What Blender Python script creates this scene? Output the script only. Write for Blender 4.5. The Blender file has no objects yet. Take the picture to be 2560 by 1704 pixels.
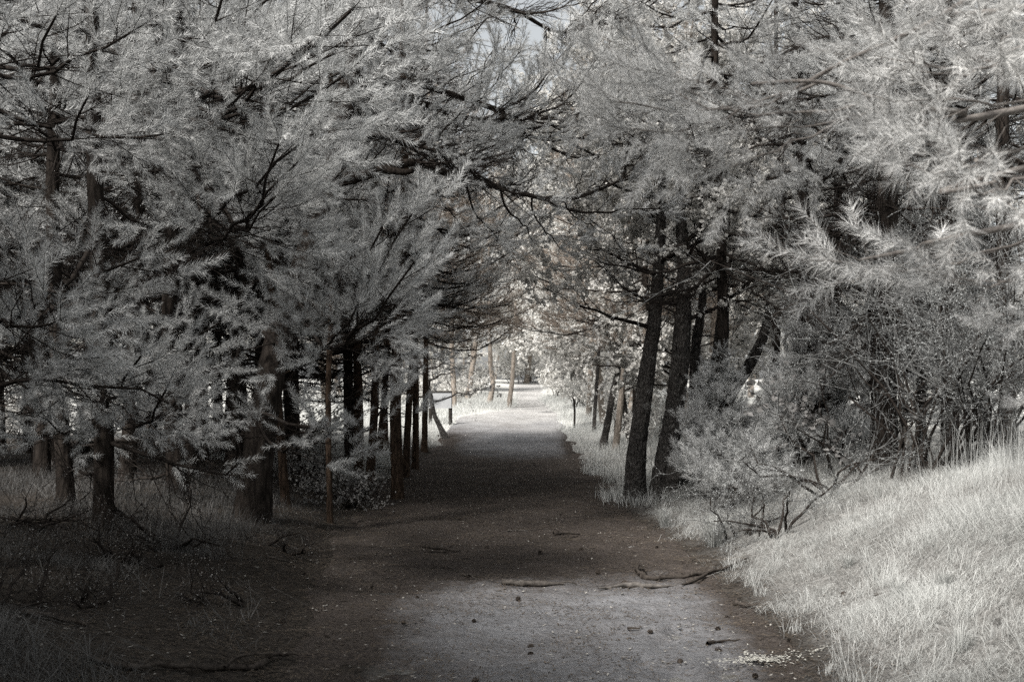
import bpy, math, random
import numpy as np
from mathutils import Vector, Matrix

sc = bpy.context.scene
COL = sc.collection
R = math.radians

# ------------------------------------------------------------------ camera
cam_d = bpy.data.cameras.new('camera')
cam = bpy.data.objects.new('camera', cam_d)
COL.objects.link(cam)
CAMH, FPX, HOR = 1.6, 2844.0, 970.0
cam.location = (0, 0, CAMH)
cam.rotation_euler = (R(90), 0, 0)
cam_d.sensor_width = 36.0
cam_d.lens = 36.0 * FPX / 2560.0
cam_d.shift_y = (HOR - 852.0) / 2560.0
cam_d.clip_start = 0.05
cam_d.clip_end = 6000
cam_d.dof.use_dof = True
cam_d.dof.focus_distance = 11.0
cam_d.dof.aperture_fstop = 5.6
sc.camera = cam

# ------------------------------------------------------------------ light
SUN_EL, SUN_AZ = 50.0, 215.0          # azimuth measured clockwise from +Y
world = bpy.data.worlds.new('World')
sc.world = world
world.use_nodes = True
wn = world.node_tree
wn.nodes.clear()
w_out = wn.nodes.new('ShaderNodeOutputWorld')
w_bg = wn.nodes.new('ShaderNodeBackground')
w_sky = wn.nodes.new('ShaderNodeTexSky')
w_sky.sky_type = 'NISHITA'
w_sky.sun_disc = False
w_sky.sun_elevation = R(SUN_EL)
w_sky.sun_rotation = R(SUN_AZ)
w_sky.dust_density = 2.5
w_hs = wn.nodes.new('ShaderNodeHueSaturation')
w_hs.inputs['Saturation'].default_value = 0.16
w_hs.inputs['Hue'].default_value = 0.47
wn.links.new(w_sky.outputs[0], w_hs.inputs['Color'])
wn.links.new(w_hs.outputs[0], w_bg.inputs['Color'])
wn.links.new(w_bg.outputs[0], w_out.inputs['Surface'])
w_bg.inputs['Strength'].default_value = 0.12

sun_d = bpy.data.lights.new('sun', 'SUN')
sun_d.energy = 4.8
sun_d.angle = R(8)
sun_d.color = (1.0, 0.96, 0.91)
sun = bpy.data.objects.new('sun', sun_d)
COL.objects.link(sun)
sdir = Vector((math.sin(R(SUN_AZ)) * math.cos(R(SUN_EL)), math.cos(R(SUN_AZ)) * math.cos(R(SUN_EL)), math.sin(R(SUN_EL))))
sun.rotation_euler = sdir.to_track_quat('Z', 'Y').to_euler()
sun.location = (0, 0, 40)

sc.view_settings.view_transform = 'Standard'
sc.view_settings.look = 'None'
sc.view_settings.gamma = 1.0
sc.view_settings.exposure = 0.5
sc.view_settings.use_curve_mapping = False
sc.cycles.max_bounces = 5
sc.cycles.diffuse_bounces = 2
sc.cycles.glossy_bounces = 1
sc.cycles.transmission_bounces = 3
sc.cycles.use_denoising = False

rng = np.random.default_rng(7)
random.seed(7)

# ------------------------------------------------------------------ numeric helpers
def _hash(ix, iy, iz, seed):
    n = (ix * 374761393 + iy * 668265263 + iz * 2147483647 % 1000003 + iz * 1274126177 + seed * 144665) & 0xFFFFFFFF
    n = ((n ^ (n >> 13)) * 1274126177) & 0xFFFFFFFF
    n = ((n ^ (n >> 16)) * 2246822519) & 0xFFFFFFFF
    return ((n ^ (n >> 15)) & 0xFFFF) / 65535.0

def vnoise(x, y, z=0.0, seed=0):
    x, y, z = np.broadcast_arrays(np.asarray(x, float), np.asarray(y, float), np.asarray(z, float))
    ix, iy, iz = np.floor(x).astype(np.int64), np.floor(y).astype(np.int64), np.floor(z).astype(np.int64)
    fx, fy, fz = x - ix, y - iy, z - iz
    fx, fy, fz = [f * f * (3 - 2 * f) for f in (fx, fy, fz)]
    o = 0
    for a in (0, 1):
        for b in (0, 1):
            for c in (0, 1):
                o = o + _hash(ix + a, iy + b, iz + c, seed) * (fx if a else 1 - fx) * (fy if b else 1 - fy) * (fz if c else 1 - fz)
    return o

def fbm(x, y, z=0.0, oct=3, seed=0):
    o, a, t = 0, 1.0, 0
    for k in range(oct):
        o = o + a * (vnoise(np.asarray(x) * 2 ** k, np.asarray(y) * 2 ** k, np.asarray(z) * 2 ** k, seed + k) - 0.5)
        t += a
        a *= 0.5
    return o / t * 2

def sm(t):
    t = np.clip(t, 0, 1)
    return t * t * (3 - 2 * t)

def nrm(a):
    a = np.asarray(a, float)
    return a / np.maximum(np.linalg.norm(a, axis=-1, keepdims=True), 1e-9)

# ------------------------------------------------------------------ terrain
def edge_l(y):
    return np.interp(y, [0, 6, 9, 12, 20, 30, 41, 44, 48, 60, 80, 120], [-1.0, -1.25, -1.6, -1.9, -2.25, -2.1, -1.9, -1.0, 0.0, 0.25, 0.3, 0.6])
def edge_r(y):
    return np.interp(y, [0, 6, 9, 12, 15, 20, 30, 42, 60, 80, 120], [1.5, 1.62, 1.8, 1.75, 1.45, 1.7, 1.6, 1.75, 1.6, 2.1, 2.6])
def H0(x, y):
    x, y = np.asarray(x, float), np.asarray(y, float)
    hp = np.interp(y, [-20, 0, 16, 24, 30, 42, 60, 80, 110, 200, 2500], [0, 0, 0, -.08, .05, .62, .92, 1.6, 2.35, 3.0, 5.0])
    bl = np.interp(y, [0, 20, 40, 60], [.36, .34, .15, .1])
    br = np.interp(y, [0, 7, 9.5, 13, 18, 25, 40, 60], [1.25, 1.2, 1.02, .72, .42, .3, .22, .1])
    wr = np.interp(y, [0, 9, 14, 25], [3.6, 3.3, 2.6, 2.4])
    el, er = edge_l(y), edge_r(y)
    z = hp + bl * sm((el - x) / 2.4) + .10 * sm((el - x - .1 + .25 * fbm(x * .7, y * .7, 5, 2, 15)) / .4) * (1 - sm((y - 20) / 8)) + br * sm((x - er + 0.05) / wr)
    return z + 0.10 * fbm(x * .35, y * .35, 3.1, 2, 5) * sm((np.abs(x) - 1.5) / 2)
def H(x, y):
    x, y = np.asarray(x, float), np.asarray(y, float)
    near = np.exp(-np.maximum(y - 6, 0) / 30)
    return H0(x, y) + near * (0.035 * fbm(x * 1.3, y * 1.3, 0, 2, 11) + 0.022 * fbm(x * 5, y * 5, 0, 2, 21))
def hz(x, y):
    return float(H(x, y))

def P(px, py, d):
    return np.array([(px - 1280) / FPX * d, d, CAMH + (HOR - py) / FPX * d])
def G(px, py):
    ds = np.concatenate([np.arange(3, 60, .05), np.arange(60, 300, .5)])
    p = np.stack([(px - 1280) / FPX * ds, ds, CAMH + (HOR - py) / FPX * ds], 1)
    below = p[:, 2] <= H(p[:, 0], p[:, 1])
    i = int(np.argmax(below)) if below.any() else len(ds) - 1
    return np.array([p[i, 0], ds[i], hz(p[i, 0], ds[i])])

# ------------------------------------------------------------------ materials
def mat(name, build):
    m = bpy.data.materials.new(name)
    m.use_nodes = True
    nt = m.node_tree
    nt.nodes.clear()
    out = nt.nodes.new('ShaderNodeOutputMaterial')
    build(nt, out)
    return m
def N(nt, t, **kw):
    n = nt.nodes.new(t)
    for k, v in kw.items():
        setattr(n, k, v)
    return n
def ramp(nt, fac, stops):
    r = N(nt, 'ShaderNodeValToRGB')
    e = r.color_ramp.elements
    while len(e) < len(stops):
        e.new(0.5)
    for i, (p, c) in enumerate(stops):
        e[i].position = p
        e[i].color = (*c, 1)
    nt.links.new(fac, r.inputs[0])
    return r.outputs[0]
def noise_out(nt, scale, detail=4, vec=None, rough=0.55):
    n = N(nt, 'ShaderNodeTexNoise')
    n.inputs['Scale'].default_value = scale
    n.inputs['Detail'].default_value = detail
    n.inputs['Roughness'].default_value = rough
    if vec is not None:
        nt.links.new(vec, n.inputs['Vector'])
    return n.outputs[0]
def objcoord(nt):
    return N(nt, 'ShaderNodeTexCoord').outputs['Object']
def geopos(nt):
    return N(nt, 'ShaderNodeNewGeometry').outputs['Position']

def leafy(c_lo, c_hi, transl=0.16):
    def b(nt, out):
        oi = N(nt, 'ShaderNodeObjectInfo')
        ns = noise_out(nt, 2.3, 2, geopos(nt))
        mx = N(nt, 'ShaderNodeMath', operation='MULTIPLY_ADD')
        nt.links.new(oi.outputs['Random'], mx.inputs[0])
        mx.inputs[1].default_value = 0.5
        mul = N(nt, 'ShaderNodeMath', operation='MULTIPLY')
        nt.links.new(ns, mul.inputs[0]); mul.inputs[1].default_value = 0.6
        nt.links.new(mul.outputs[0], mx.inputs[2])
        col = ramp(nt, mx.outputs[0], [(0.1, c_lo), (0.9, c_hi)])
        d = N(nt, 'ShaderNodeBsdfDiffuse')
        t = N(nt, 'ShaderNodeBsdfTranslucent')
        g = N(nt, 'ShaderNodeBsdfGlossy')
        g.inputs['Roughness'].default_value = 0.55
        s = N(nt, 'ShaderNodeMixShader')
        s.inputs[0].default_value = transl
        s2 = N(nt, 'ShaderNodeMixShader')
        s2.inputs[0].default_value = 0.04
        nt.links.new(col, d.inputs[0]); nt.links.new(col, t.inputs[0])
        nt.links.new(d.outputs[0], s.inputs[1]); nt.links.new(t.outputs[0], s.inputs[2])
        nt.links.new(s.outputs[0], s2.inputs[1]); nt.links.new(g.outputs[0], s2.inputs[2])
        nt.links.new(s2.outputs[0], out.inputs[0])
    return b
def bark(c_lo, c_hi, scale=14, stretch=0.25, bump=0.6, dist=0.03, lichen=None):
    def b(nt, out):
        mp = N(nt, 'ShaderNodeMapping')
        mp.inputs['Scale'].default_value = (1, 1, stretch)
        nt.links.new(objcoord(nt), mp.inputs[0])
        v = N(nt, 'ShaderNodeTexVoronoi', feature='DISTANCE_TO_EDGE')
        v.inputs['Scale'].default_value = scale
        nt.links.new(mp.outputs[0], v.inputs['Vector'])
        n1 = noise_out(nt, scale * 1.5, 6, mp.outputs[0], .65)
        mix = N(nt, 'ShaderNodeMath', operation='MULTIPLY_ADD')
        nt.links.new(v.outputs[0], mix.inputs[0]); mix.inputs[1].default_value = 0.9
        nt.links.new(n1, mix.inputs[2])
        col = ramp(nt, mix.outputs[0], [(0.32, c_lo), (0.8, c_hi)])
        if lichen:
            n2 = noise_out(nt, 9, 5, objcoord(nt), .7)
            f = ramp(nt, n2, [(0.56, (0, 0, 0)), (0.66, (1, 1, 1))])
            mc = N(nt, 'ShaderNodeMixRGB')
            nt.links.new(f, mc.inputs[0]); nt.links.new(col, mc.inputs[1])
            mc.inputs[2].default_value = (*lichen, 1)
            col = mc.outputs[0]
        p = N(nt, 'ShaderNodeBsdfPrincipled')
        p.inputs['Roughness'].default_value = 0.9
        p.inputs['Specular IOR Level'].default_value = 0.03
        nt.links.new(col, p.inputs['Base Color'])
        bp = N(nt, 'ShaderNodeBump')
        bp.inputs['Strength'].default_value = bump
        bp.inputs['Distance'].default_value = dist
        nt.links.new(mix.outputs[0], bp.inputs['Height'])
        nt.links.new(bp.outputs[0], p.inputs['Normal'])
        nt.links.new(p.outputs[0], out.inputs[0])
    return b
def rough(c_lo, c_hi, scale=20, bump=0.4, dist=0.01, rgh=0.9):
    def b(nt, out):
        ns = noise_out(nt, scale, 6, objcoord(nt), .65)
        col = ramp(nt, ns, [(0.3, c_lo), (0.7, c_hi)])
        p = N(nt, 'ShaderNodeBsdfPrincipled')
        p.inputs['Roughness'].default_value = rgh
        p.inputs['Specular IOR Level'].default_value = 0.03
        nt.links.new(col, p.inputs['Base Color'])
        bp = N(nt, 'ShaderNodeBump')
        bp.inputs['Strength'].default_value = bump
        bp.inputs['Distance'].default_value = dist
        nt.links.new(ns, bp.inputs['Height'])
        nt.links.new(bp.outputs[0], p.inputs['Normal'])
        nt.links.new(p.outputs[0], out.inputs[0])
    return b

M = {}
M['needle'] = mat('pine_needles', leafy((.50, .505, .50), (.77, .78, .77)))
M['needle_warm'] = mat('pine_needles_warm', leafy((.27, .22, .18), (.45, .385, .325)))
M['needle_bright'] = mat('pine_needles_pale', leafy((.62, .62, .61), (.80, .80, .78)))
M['leaf'] = mat('birch_leaves', leafy((.66, .65, .62), (.84, .83, .80), .45))
M['leaf_mid'] = mat('broad_leaves', leafy((.20, .195, .19), (.38, .37, .355), .3))
M['lichen'] = mat('lichen_flakes', leafy((.24, .25, .25), (.50, .52, .515), .15))
M['grass'] = mat('pale_grass', leafy((.38, .39, .375), (.64, .65, .63), .25))
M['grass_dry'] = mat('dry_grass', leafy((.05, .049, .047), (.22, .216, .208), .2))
M['grass_straw'] = mat('dead_straw_grass', leafy((.16, .155, .145), (.40, .39, .37), .2))
M['litter'] = mat('needle_litter', rough((.035, .028, .022), (.15, .125, .10), 3))
M['straw'] = mat('straw', rough((.25, .24, .22), (.5, .48, .44), 3))
M['bark'] = mat('pine_bark', bark((.007, .006, .0055), (.044, .037, .032), 16, .22))
M['bark_brown'] = mat('brown_pine_bark', bark((.012, .009, .007), (.085, .060, .044), 18, .2))
M['bark_rough'] = mat('rough_bark', bark((.012, .011, .010), (.12, .112, .105), 26, .45, 1.0, .04, (.21, .205, .195)))
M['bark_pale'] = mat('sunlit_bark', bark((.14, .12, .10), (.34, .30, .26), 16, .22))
M['twig'] = mat('dead_twigs', rough((.012, .010, .009), (.050, .043, .038), 30))
M['twig_lichen'] = mat('lichen_twigs', rough((.02, .018, .017), (.26, .265, .26), 22))
M['twig_pale'] = mat('young_twigs', rough((.10, .09, .085), (.26, .24, .22), 30))
M['log'] = mat('fallen_wood', rough((.025, .022, .02), (.13, .118, .106), 24, .8, .01))
M['log_dark'] = mat('damp_fallen_wood', rough((.02, .017, .015), (.09, .078, .068), 24, .8, .01))
M['log_pale'] = mat('bleached_wood', rough((.06, .055, .05), (.17, .157, .145), 24, .6, .006))
M['cone'] = mat('cone_scales', rough((.022, .019, .017), (.12, .10, .085), 60))
M['post'] = mat('dark_post', rough((.015, .013, .012), (.05, .045, .04), 12))
M['panel'] = mat('grey_panel', rough((.30, .31, .32), (.40, .41, .42), 3, .1))
M['chip'] = mat('wood_chips', rough((.34, .335, .30), (.56, .55, .50), 40))

def ground_mat(nt, out):
    pos = geopos(nt)
    at = N(nt, 'ShaderNodeAttribute', attribute_name='zone')
    n1 = noise_out(nt, 1.7, 6, pos, .6)
    n2 = noise_out(nt, 22, 6, pos, .7)
    lit = ramp(nt, n2, [(0.3, (.016, .014, .012)), (0.72, (.085, .074, .064))])
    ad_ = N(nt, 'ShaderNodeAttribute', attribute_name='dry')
    fld = ramp(nt, n2, [(0.3, (.42, .42, .40)), (0.72, (.66, .66, .63))])  # field colour paled to carry the sunlight of the open ground
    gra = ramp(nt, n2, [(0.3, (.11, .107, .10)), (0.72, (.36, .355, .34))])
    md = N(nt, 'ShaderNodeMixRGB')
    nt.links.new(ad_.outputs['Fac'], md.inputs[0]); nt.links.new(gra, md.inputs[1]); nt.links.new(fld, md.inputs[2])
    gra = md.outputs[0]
    mx = N(nt, 'ShaderNodeMath', operation='MULTIPLY_ADD')
    nt.links.new(n1, mx.inputs[0]); mx.inputs[1].default_value = 0.5
    nt.links.new(at.outputs['Fac'], mx.inputs[2])
    f = ramp(nt, mx.outputs[0], [(0.55, (0, 0, 0)), (0.95, (1, 1, 1))])
    mc = N(nt, 'ShaderNodeMixRGB')
    nt.links.new(f, mc.inputs[0]); nt.links.new(gra, mc.inputs[1]); nt.links.new(lit, mc.inputs[2])
    p = N(nt, 'ShaderNodeBsdfPrincipled')
    p.inputs['Roughness'].default_value = 0.95
    p.inputs['Specular IOR Level'].default_value = 0.1
    nt.links.new(mc.outputs[0], p.inputs['Base Color'])
    bp = N(nt, 'ShaderNodeBump')
    bp.inputs['Strength'].default_value = .9
    bp.inputs['Distance'].default_value = .04
    nt.links.new(n2, bp.inputs['Height']); nt.links.new(bp.outputs[0], p.inputs['Normal'])
    nt.links.new(p.outputs[0], out.inputs[0])
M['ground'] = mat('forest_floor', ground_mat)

def path_mat(nt, out):
    pos = geopos(nt)
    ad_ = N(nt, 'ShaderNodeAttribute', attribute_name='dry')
    at = N(nt, 'ShaderNodeAttribute', attribute_name='zone')
    n1 = noise_out(nt, 1.1, 5, pos, .6)
    n2 = noise_out(nt, 30, 8, pos, .7)
    n3 = noise_out(nt, 5.5, 5, pos, .6)
    sand = ramp(nt, n2, [(0.2, (.14, .142, .148)), (0.5, (.25, .252, .262)), (0.8, (.36, .363, .377))])
    sunlit_tone = ramp(nt, n2, [(0.25, (.40, .395, .385)), (0.75, (.62, .615, .60))])  # sunlight on the far sand is put into this paler colour
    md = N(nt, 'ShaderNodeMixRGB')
    nt.links.new(ad_.outputs['Fac'], md.inputs[0]); nt.links.new(sand, md.inputs[1]); nt.links.new(sunlit_tone, md.inputs[2])
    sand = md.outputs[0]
    lit = ramp(nt, n2, [(0.3, (.036, .030, .027)), (0.72, (.125, .108, .096))])
    mx = N(nt, 'ShaderNodeMath', operation='MULTIPLY_ADD')
    nt.links.new(n1, mx.inputs[0]); mx.inputs[1].default_value = 0.45
    nt.links.new(at.outputs['Fac'], mx.inputs[2])
    ad = N(nt, 'ShaderNodeMath', operation='MULTIPLY_ADD')
    nt.links.new(n2, ad.inputs[0]); ad.inputs[1].default_value = 0.35
    nt.links.new(mx.outputs[0], ad.inputs[2])
    n4 = noise_out(nt, 7, 6, pos, .75)
    ad4 = N(nt, 'ShaderNodeMath', operation='MULTIPLY_ADD')
    nt.links.new(n4, ad4.inputs[0]); ad4.inputs[1].default_value = .5
    nt.links.new(ad.outputs[0], ad4.inputs[2])
    f = ramp(nt, ad4.outputs[0], [(0.58, (0, 0, 0)), (1.25, (1, 1, 1))])
    mc = N(nt, 'ShaderNodeMixRGB')
    nt.links.new(f, mc.inputs[0]); nt.links.new(sand, mc.inputs[1]); nt.links.new(lit, mc.inputs[2])
    p = N(nt, 'ShaderNodeBsdfPrincipled')
    p.inputs['Roughness'].default_value = 0.95
    p.inputs['Specular IOR Level'].default_value = 0.1
    nt.links.new(mc.outputs[0], p.inputs['Base Color'])
    su = N(nt, 'ShaderNodeMath', operation='MULTIPLY_ADD')
    nt.links.new(n3, su.inputs[0]); su.inputs[1].default_value = 2.0
    nt.links.new(n2, su.inputs[2])
    bp = N(nt, 'ShaderNodeBump')
    bp.inputs['Strength'].default_value = .8
    bp.inputs['Distance'].default_value = .06
    nt.links.new(su.outputs[0], bp.inputs['Height']); nt.links.new(bp.outputs[0], p.inputs['Normal'])
    nt.links.new(p.outputs[0], out.inputs[0])
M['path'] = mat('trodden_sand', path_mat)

# ------------------------------------------------------------------ mesh helpers
class MB:
    """collects vertex / face arrays; build() turns them into one mesh"""
    def __init__(s):
        s.v, s.f, s.n = [], [], 0
    def add(s, verts, faces, mi=0, smooth=False):
        verts = np.asarray(verts, np.float32).reshape(-1, 3)
        faces = np.asarray(faces, np.int64)
        s.v.append(verts)
        s.f.append((faces + s.n, mi, smooth))
        s.n += len(verts)
    def mesh(s, name, mats):
        me = bpy.data.meshes.new(name)
        v = np.concatenate(s.v)
        loops = np.concatenate([f.ravel() for f, _, _ in s.f])
        tot = np.concatenate([np.full(len(f), f.shape[1]) for f, _, _ in s.f])
        mi = np.concatenate([np.full(len(f), m) for f, m, _ in s.f])
        smo = np.concatenate([np.full(len(f), k) for f, _, k in s.f])
        me.vertices.add(len(v)); me.vertices.foreach_set('co', v.ravel())
        me.loops.add(len(loops)); me.loops.foreach_set('vertex_index', loops.astype(np.int32))
        me.polygons.add(len(tot))
        st = np.concatenate([[0], np.cumsum(tot)[:-1]])
        me.polygons.foreach_set('loop_start', st.astype(np.int32))
        me.polygons.foreach_set('loop_total', tot.astype(np.int32))
        me.polygons.foreach_set('material_index', mi.astype(np.int32))
        me.polygons.foreach_set('use_smooth', smo.astype(bool))
        for m in mats:
            me.materials.append(m)
        me.update()
        return me

def tubes(mb, pts, rad, sides=3, mi=0, smooth=True, cap=False):
    """pts (T,m,3), rad (T,m): T tubes of m rings"""
    pts = np.asarray(pts, float); rad = np.asarray(rad, float)
    if pts.ndim == 2:
        pts, rad = pts[None], rad[None]
    T, m, _ = pts.shape
    tan = np.empty_like(pts)
    tan[:, 1:-1] = pts[:, 2:] - pts[:, :-2]
    tan[:, 0] = pts[:, 1] - pts[:, 0]
    tan[:, -1] = pts[:, -1] - pts[:, -2]
    tan = nrm(tan)
    mean = nrm(pts[:, -1] - pts[:, 0])
    ref = np.where(np.abs(mean[:, 2:3]) > 0.8, np.array([[1., 0, 0]]), np.array([[0, 0, 1.]]))[:, None, :]
    a = nrm(np.cross(tan, np.broadcast_to(ref, tan.shape)))
    b = np.cross(tan, a)
    th = np.arange(sides) / sides * 2 * np.pi
    v = pts[:, :, None, :] + rad[:, :, None, None] * (np.cos(th)[None, None, :, None] * a[:, :, None, :] + np.sin(th)[None, None, :, None] * b[:, :, None, :])
    idx = np.arange(T * m * sides).reshape(T, m, sides)
    nx = np.roll(idx, -1, axis=2)
    f = np.stack([idx[:, :-1], nx[:, :-1], nx[:, 1:], idx[:, 1:]], -1).reshape(-1, 4)
    mb.add(v, f, mi, smooth)
    if cap and sides >= 3:
        mb.add(v[:, -1].reshape(-1, 3), np.arange(T * sides).reshape(T, sides), mi, False)
        mb.add(v[:, 0].reshape(-1, 3), np.arange(T * sides).reshape(T, sides)[:, ::-1], mi, False)

def catmull(pts, n):
    """smooth resample of a polyline of (x,y,z,r..) rows"""
    p = np.asarray(pts, float)
    p = np.vstack([2 * p[0] - p[1], p, 2 * p[-1] - p[-2]])
    seg = len(p) - 3
    t = np.linspace(0, seg - 1e-6, n)
    i = t.astype(int); u = (t - i)[:, None]
    a, b, c, d = p[i], p[i + 1], p[i + 2], p[i + 3]
    return 0.5 * (2 * b + (c - a) * u + (2 * a - 5 * b + 4 * c - d) * u ** 2 + (3 * b - a - 3 * c + d) * u ** 3)

def link(o, parent=None):
    COL.objects.link(o)
    if parent is not None:
        o.parent = parent
    return o
def obj(name, me, parent=None, loc=(0, 0, 0), kind=None, label=None):
    o = bpy.data.objects.new(name, me)
    o.location = loc
    if kind: o['kind'] = kind
    if label: o['label'] = label
    return link(o, parent)
def tag(o, label, cat, group=None):
    o['label'] = label
    o['category'] = cat
    if group: o['group'] = group
    return o
def empty(name, loc, label, cat, group=None):
    o = bpy.data.objects.new(name, None)
    o.empty_display_size = 0.3
    o.location = loc
    link(o)
    return tag(o, label, cat, group)
def copy_tree(root, loc, rz, s, label=None, group=None):
    r = root.copy(); COL.objects.link(r)
    r.location = loc; r.rotation_euler = (0, 0, rz); r.scale = (s, s, s)
    if label: r['label'] = label
    if group: r['group'] = group
    for ch in list(root.children):
        c = ch.copy(); COL.objects.link(c); c.parent = r
        for g in list(ch.children):
            d = g.copy(); COL.objects.link(d); d.parent = c
    return r

# ------------------------------------------------------------------ ground and path
def zone_ground(x, y):
    """1 where needle litter covers the soil, 0 where grass grows"""
    left = sm((-x + edge_l(y) + 1.4) / 1.5) * (1 - sm((y - 26) / 10))
    edge = np.exp(-((x - edge_r(y)) / .5) ** 2) * (1 - sm((y - 22) / 10)) * .7
    rwood = sm((x - edge_r(y) - 1.2) / 2) * sm((y - 12) / 4) * (1 - sm((y - 30) / 8)) * .5
    return np.maximum(np.maximum(left * .95, edge), rwood)
def zone_path(x, y):
    dip = sm((y - 8.2) / 4.0) * (1 - sm((y - 22) / 8)) * .62 - .12 * (1 - sm((y - 7) / 3)) + .10 * fbm(x * .8, y * .5, 2, 3, 19)
    dip = dip + .30 * np.exp(-((y - 11.2) / 2.0) ** 2)
    e = np.exp(-((x - edge_l(y)) / .75) ** 2) * .6 * (1 - sm((y - 30) / 8)) + np.exp(-((x - edge_r(y)) / .3) ** 2) * .5 * (1 - sm((y - 30) / 8))
    return np.maximum(dip, 0) + e

def grid(xs, ys, zf):
    X, Y = np.meshgrid(xs, ys)
    Z = zf(X, Y)
    v = np.stack([X, Y, Z], -1).reshape(-1, 3)
    n, m = len(ys), len(xs)
    i = np.arange(n * m).reshape(n, m)
    f = np.stack([i[:-1, :-1], i[:-1, 1:], i[1:, 1:], i[1:, :-1]], -1).reshape(-1, 4)
    return v, f
def set_zone(me, vals, name='zone'):
    a = me.attributes.new(name, 'FLOAT', 'POINT')
    a.data.foreach_set('value', np.asarray(vals, np.float32))

xs = np.concatenate([-np.geomspace(2500, 16, 26), np.arange(-14, -6, .35), np.arange(-6, 6.5, .085), np.arange(6.6, 15, .35), np.geomspace(16, 2500, 26)])
ys = np.concatenate([[-2500, -600, -150, -50, -20], np.arange(-12, 4, .8), np.arange(4, 14, .075), np.arange(14, 30, .16), np.arange(30, 60, .5), np.geomspace(62, 3000, 50)])
def zg(X, Y):
    inside = np.minimum(X - edge_l(Y), edge_r(Y) - X)
    return H(X, Y) - 0.05 * sm((inside + .02) / .18) * (Y < 118)
v, f = grid(xs, ys, zg)
mb = MB(); mb.add(v, f, 0, True)
me = mb.mesh('ground', [M['ground']])
set_zone(me, zone_ground(v[:, 0], v[:, 1]))
set_zone(me, np.maximum(sm((v[:, 1] - 27) / 10), sm((v[:, 1] - 20) / 5) * sm((v[:, 0] - 3.6) / 1.5)), 'dry')  # painted sunlight: paler ground beyond the wood and in the field
obj('ground', me, kind='structure')

ys = np.concatenate([np.arange(-6, 4, .5), np.arange(4, 14, .045), np.arange(14, 32, .12), np.arange(32, 118, .8)])
us = np.linspace(0, 1, 74)
U, Y = np.meshgrid(us, ys)
wob = lambda yy, s: (.16 + .014 * np.clip(yy - 8, 0, 14)) * fbm(yy * .9, s, 0, 3, 31)
XL = edge_l(Y) - .12 + wob(Y, 1.0); XR = edge_r(Y) + .10 + wob(Y, 9.0)
X = XL + (XR - XL) * U
edge = np.minimum(U, 1 - U) * (XR - XL)
dent = -0.05 * np.clip(fbm(X * 3.2, Y * 2.4, 7.7, 2, 77) - .18, 0, 1) / .3 + 0.022 * fbm(X * 8, Y * 7, 0, 3, 91) - 0.03 * sm((vnoise(X * 4.1, Y * 3.1, 2, 93) - .62) / .12) * sm((vnoise(X * .7, Y * .7, 8, 94) - .35) / .2)
Z = H(X, Y) + .004 + dent * np.exp(-np.maximum(Y - 9, 0) / 18) - .07 * (1 - sm(edge / .16))
v = np.stack([X, Y, Z], -1).reshape(-1, 3)
n, m = len(ys), len(us)
i = np.arange(n * m).reshape(n, m)
f = np.stack([i[:-1, :-1], i[:-1, 1:], i[1:, 1:], i[1:, :-1]], -1).reshape(-1, 4)
mb = MB(); mb.add(v, f, 0, True)
me = mb.mesh('path', [M['path']])
set_zone(me, zone_path(v[:, 0], v[:, 1]))
set_zone(me, sm((v[:, 1] - 31 + 3 * fbm(v[:, 0], v[:, 1] * .4, 4, 2, 3)) / 14), 'dry')  # painted sunlight fades in along the far path
obj('path', me, kind='structure')

# side track seen between the trunks beyond the bank
mb = MB()
tx, ty = np.meshgrid(np.linspace(0, 1, 12), np.linspace(24, 52, 60))
X = 4.9 + (ty - 24) * .16 + tx * (3.2 + (ty - 24) * .02)
Z = H(X, ty) + .012
i = np.arange(tx.size).reshape(tx.shape)
mb.add(np.stack([X, ty, Z], -1), np.stack([i[:-1, :-1], i[:-1, 1:], i[1:, 1:], i[1:, :-1]], -1).reshape(-1, 4), 0, True)
me = mb.mesh('side_path', [M['path']])
set_zone(me, np.full(tx.size, .25))
obj('side_path', me, kind='structure')

# ------------------------------------------------------------------ boughs
def perp(d):
    r = np.array([0, 0, 1.]) if abs(d[2]) < .85 else np.array([1., 0, 0])
    a = np.cross(d, r); a /= np.linalg.norm(a)
    return a, np.cross(a, d)
def curve(g, p, d, L, bend, m=4, jit=.03):
    t = np.linspace(0, 1, m)[:, None]
    pts = p + d * L * t + bend * L * t * t
    pts[1:] += g.normal(0, jit * L, (m - 1, 3)) * t[1:]
    return pts

def needles(mb, g, p0, p1, n, ln, wd, mi=0, ang=(28, 55), tipang=30):
    """p0,p1 (S,3): needle-bearing shoots; n needles on each, one slim triangle per needle"""
    p0, p1 = np.asarray(p0), np.asarray(p1)
    S = len(p0)
    d = nrm(p1 - p0)
    ref = np.where(np.abs(d[:, 2:3]) > .85, np.array([[1., 0, 0]]), np.array([[0, 0, 1.]]))
    a = nrm(np.cross(d, ref)); b = np.cross(a, d)
    t = g.random((S, n)) ** .85
    ph = g.random((S, n)) * 2 * np.pi
    an = np.radians(g.uniform(ang[0], ang[1], (S, n)))
    an = an * (1 - .5 * sm((t - .85) / .15))
    dirv = (np.cos(an)[..., None] * d[:, None] + np.sin(an)[..., None] * (np.cos(ph)[..., None] * a[:, None] + np.sin(ph)[..., None] * b[:, None]))
    base = p0[:, None] + (p1 - p0)[:, None] * t[..., None]
    l = ln * g.uniform(.7, 1.15, (S, n)) * (1 - .25 * sm((t - .9) / .1))
    tip = base + dirv * l[..., None]
    tip[..., 2] -= .05 * l
    side = nrm(np.cross(dirv, g.normal(0, 1, (S, n, 3)))) * wd * .5
    v = np.stack([base - side, base + side, tip], 2).reshape(-1, 3)
    mb.add(v, np.arange(S * n * 3).reshape(-1, 3), mi)

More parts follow.
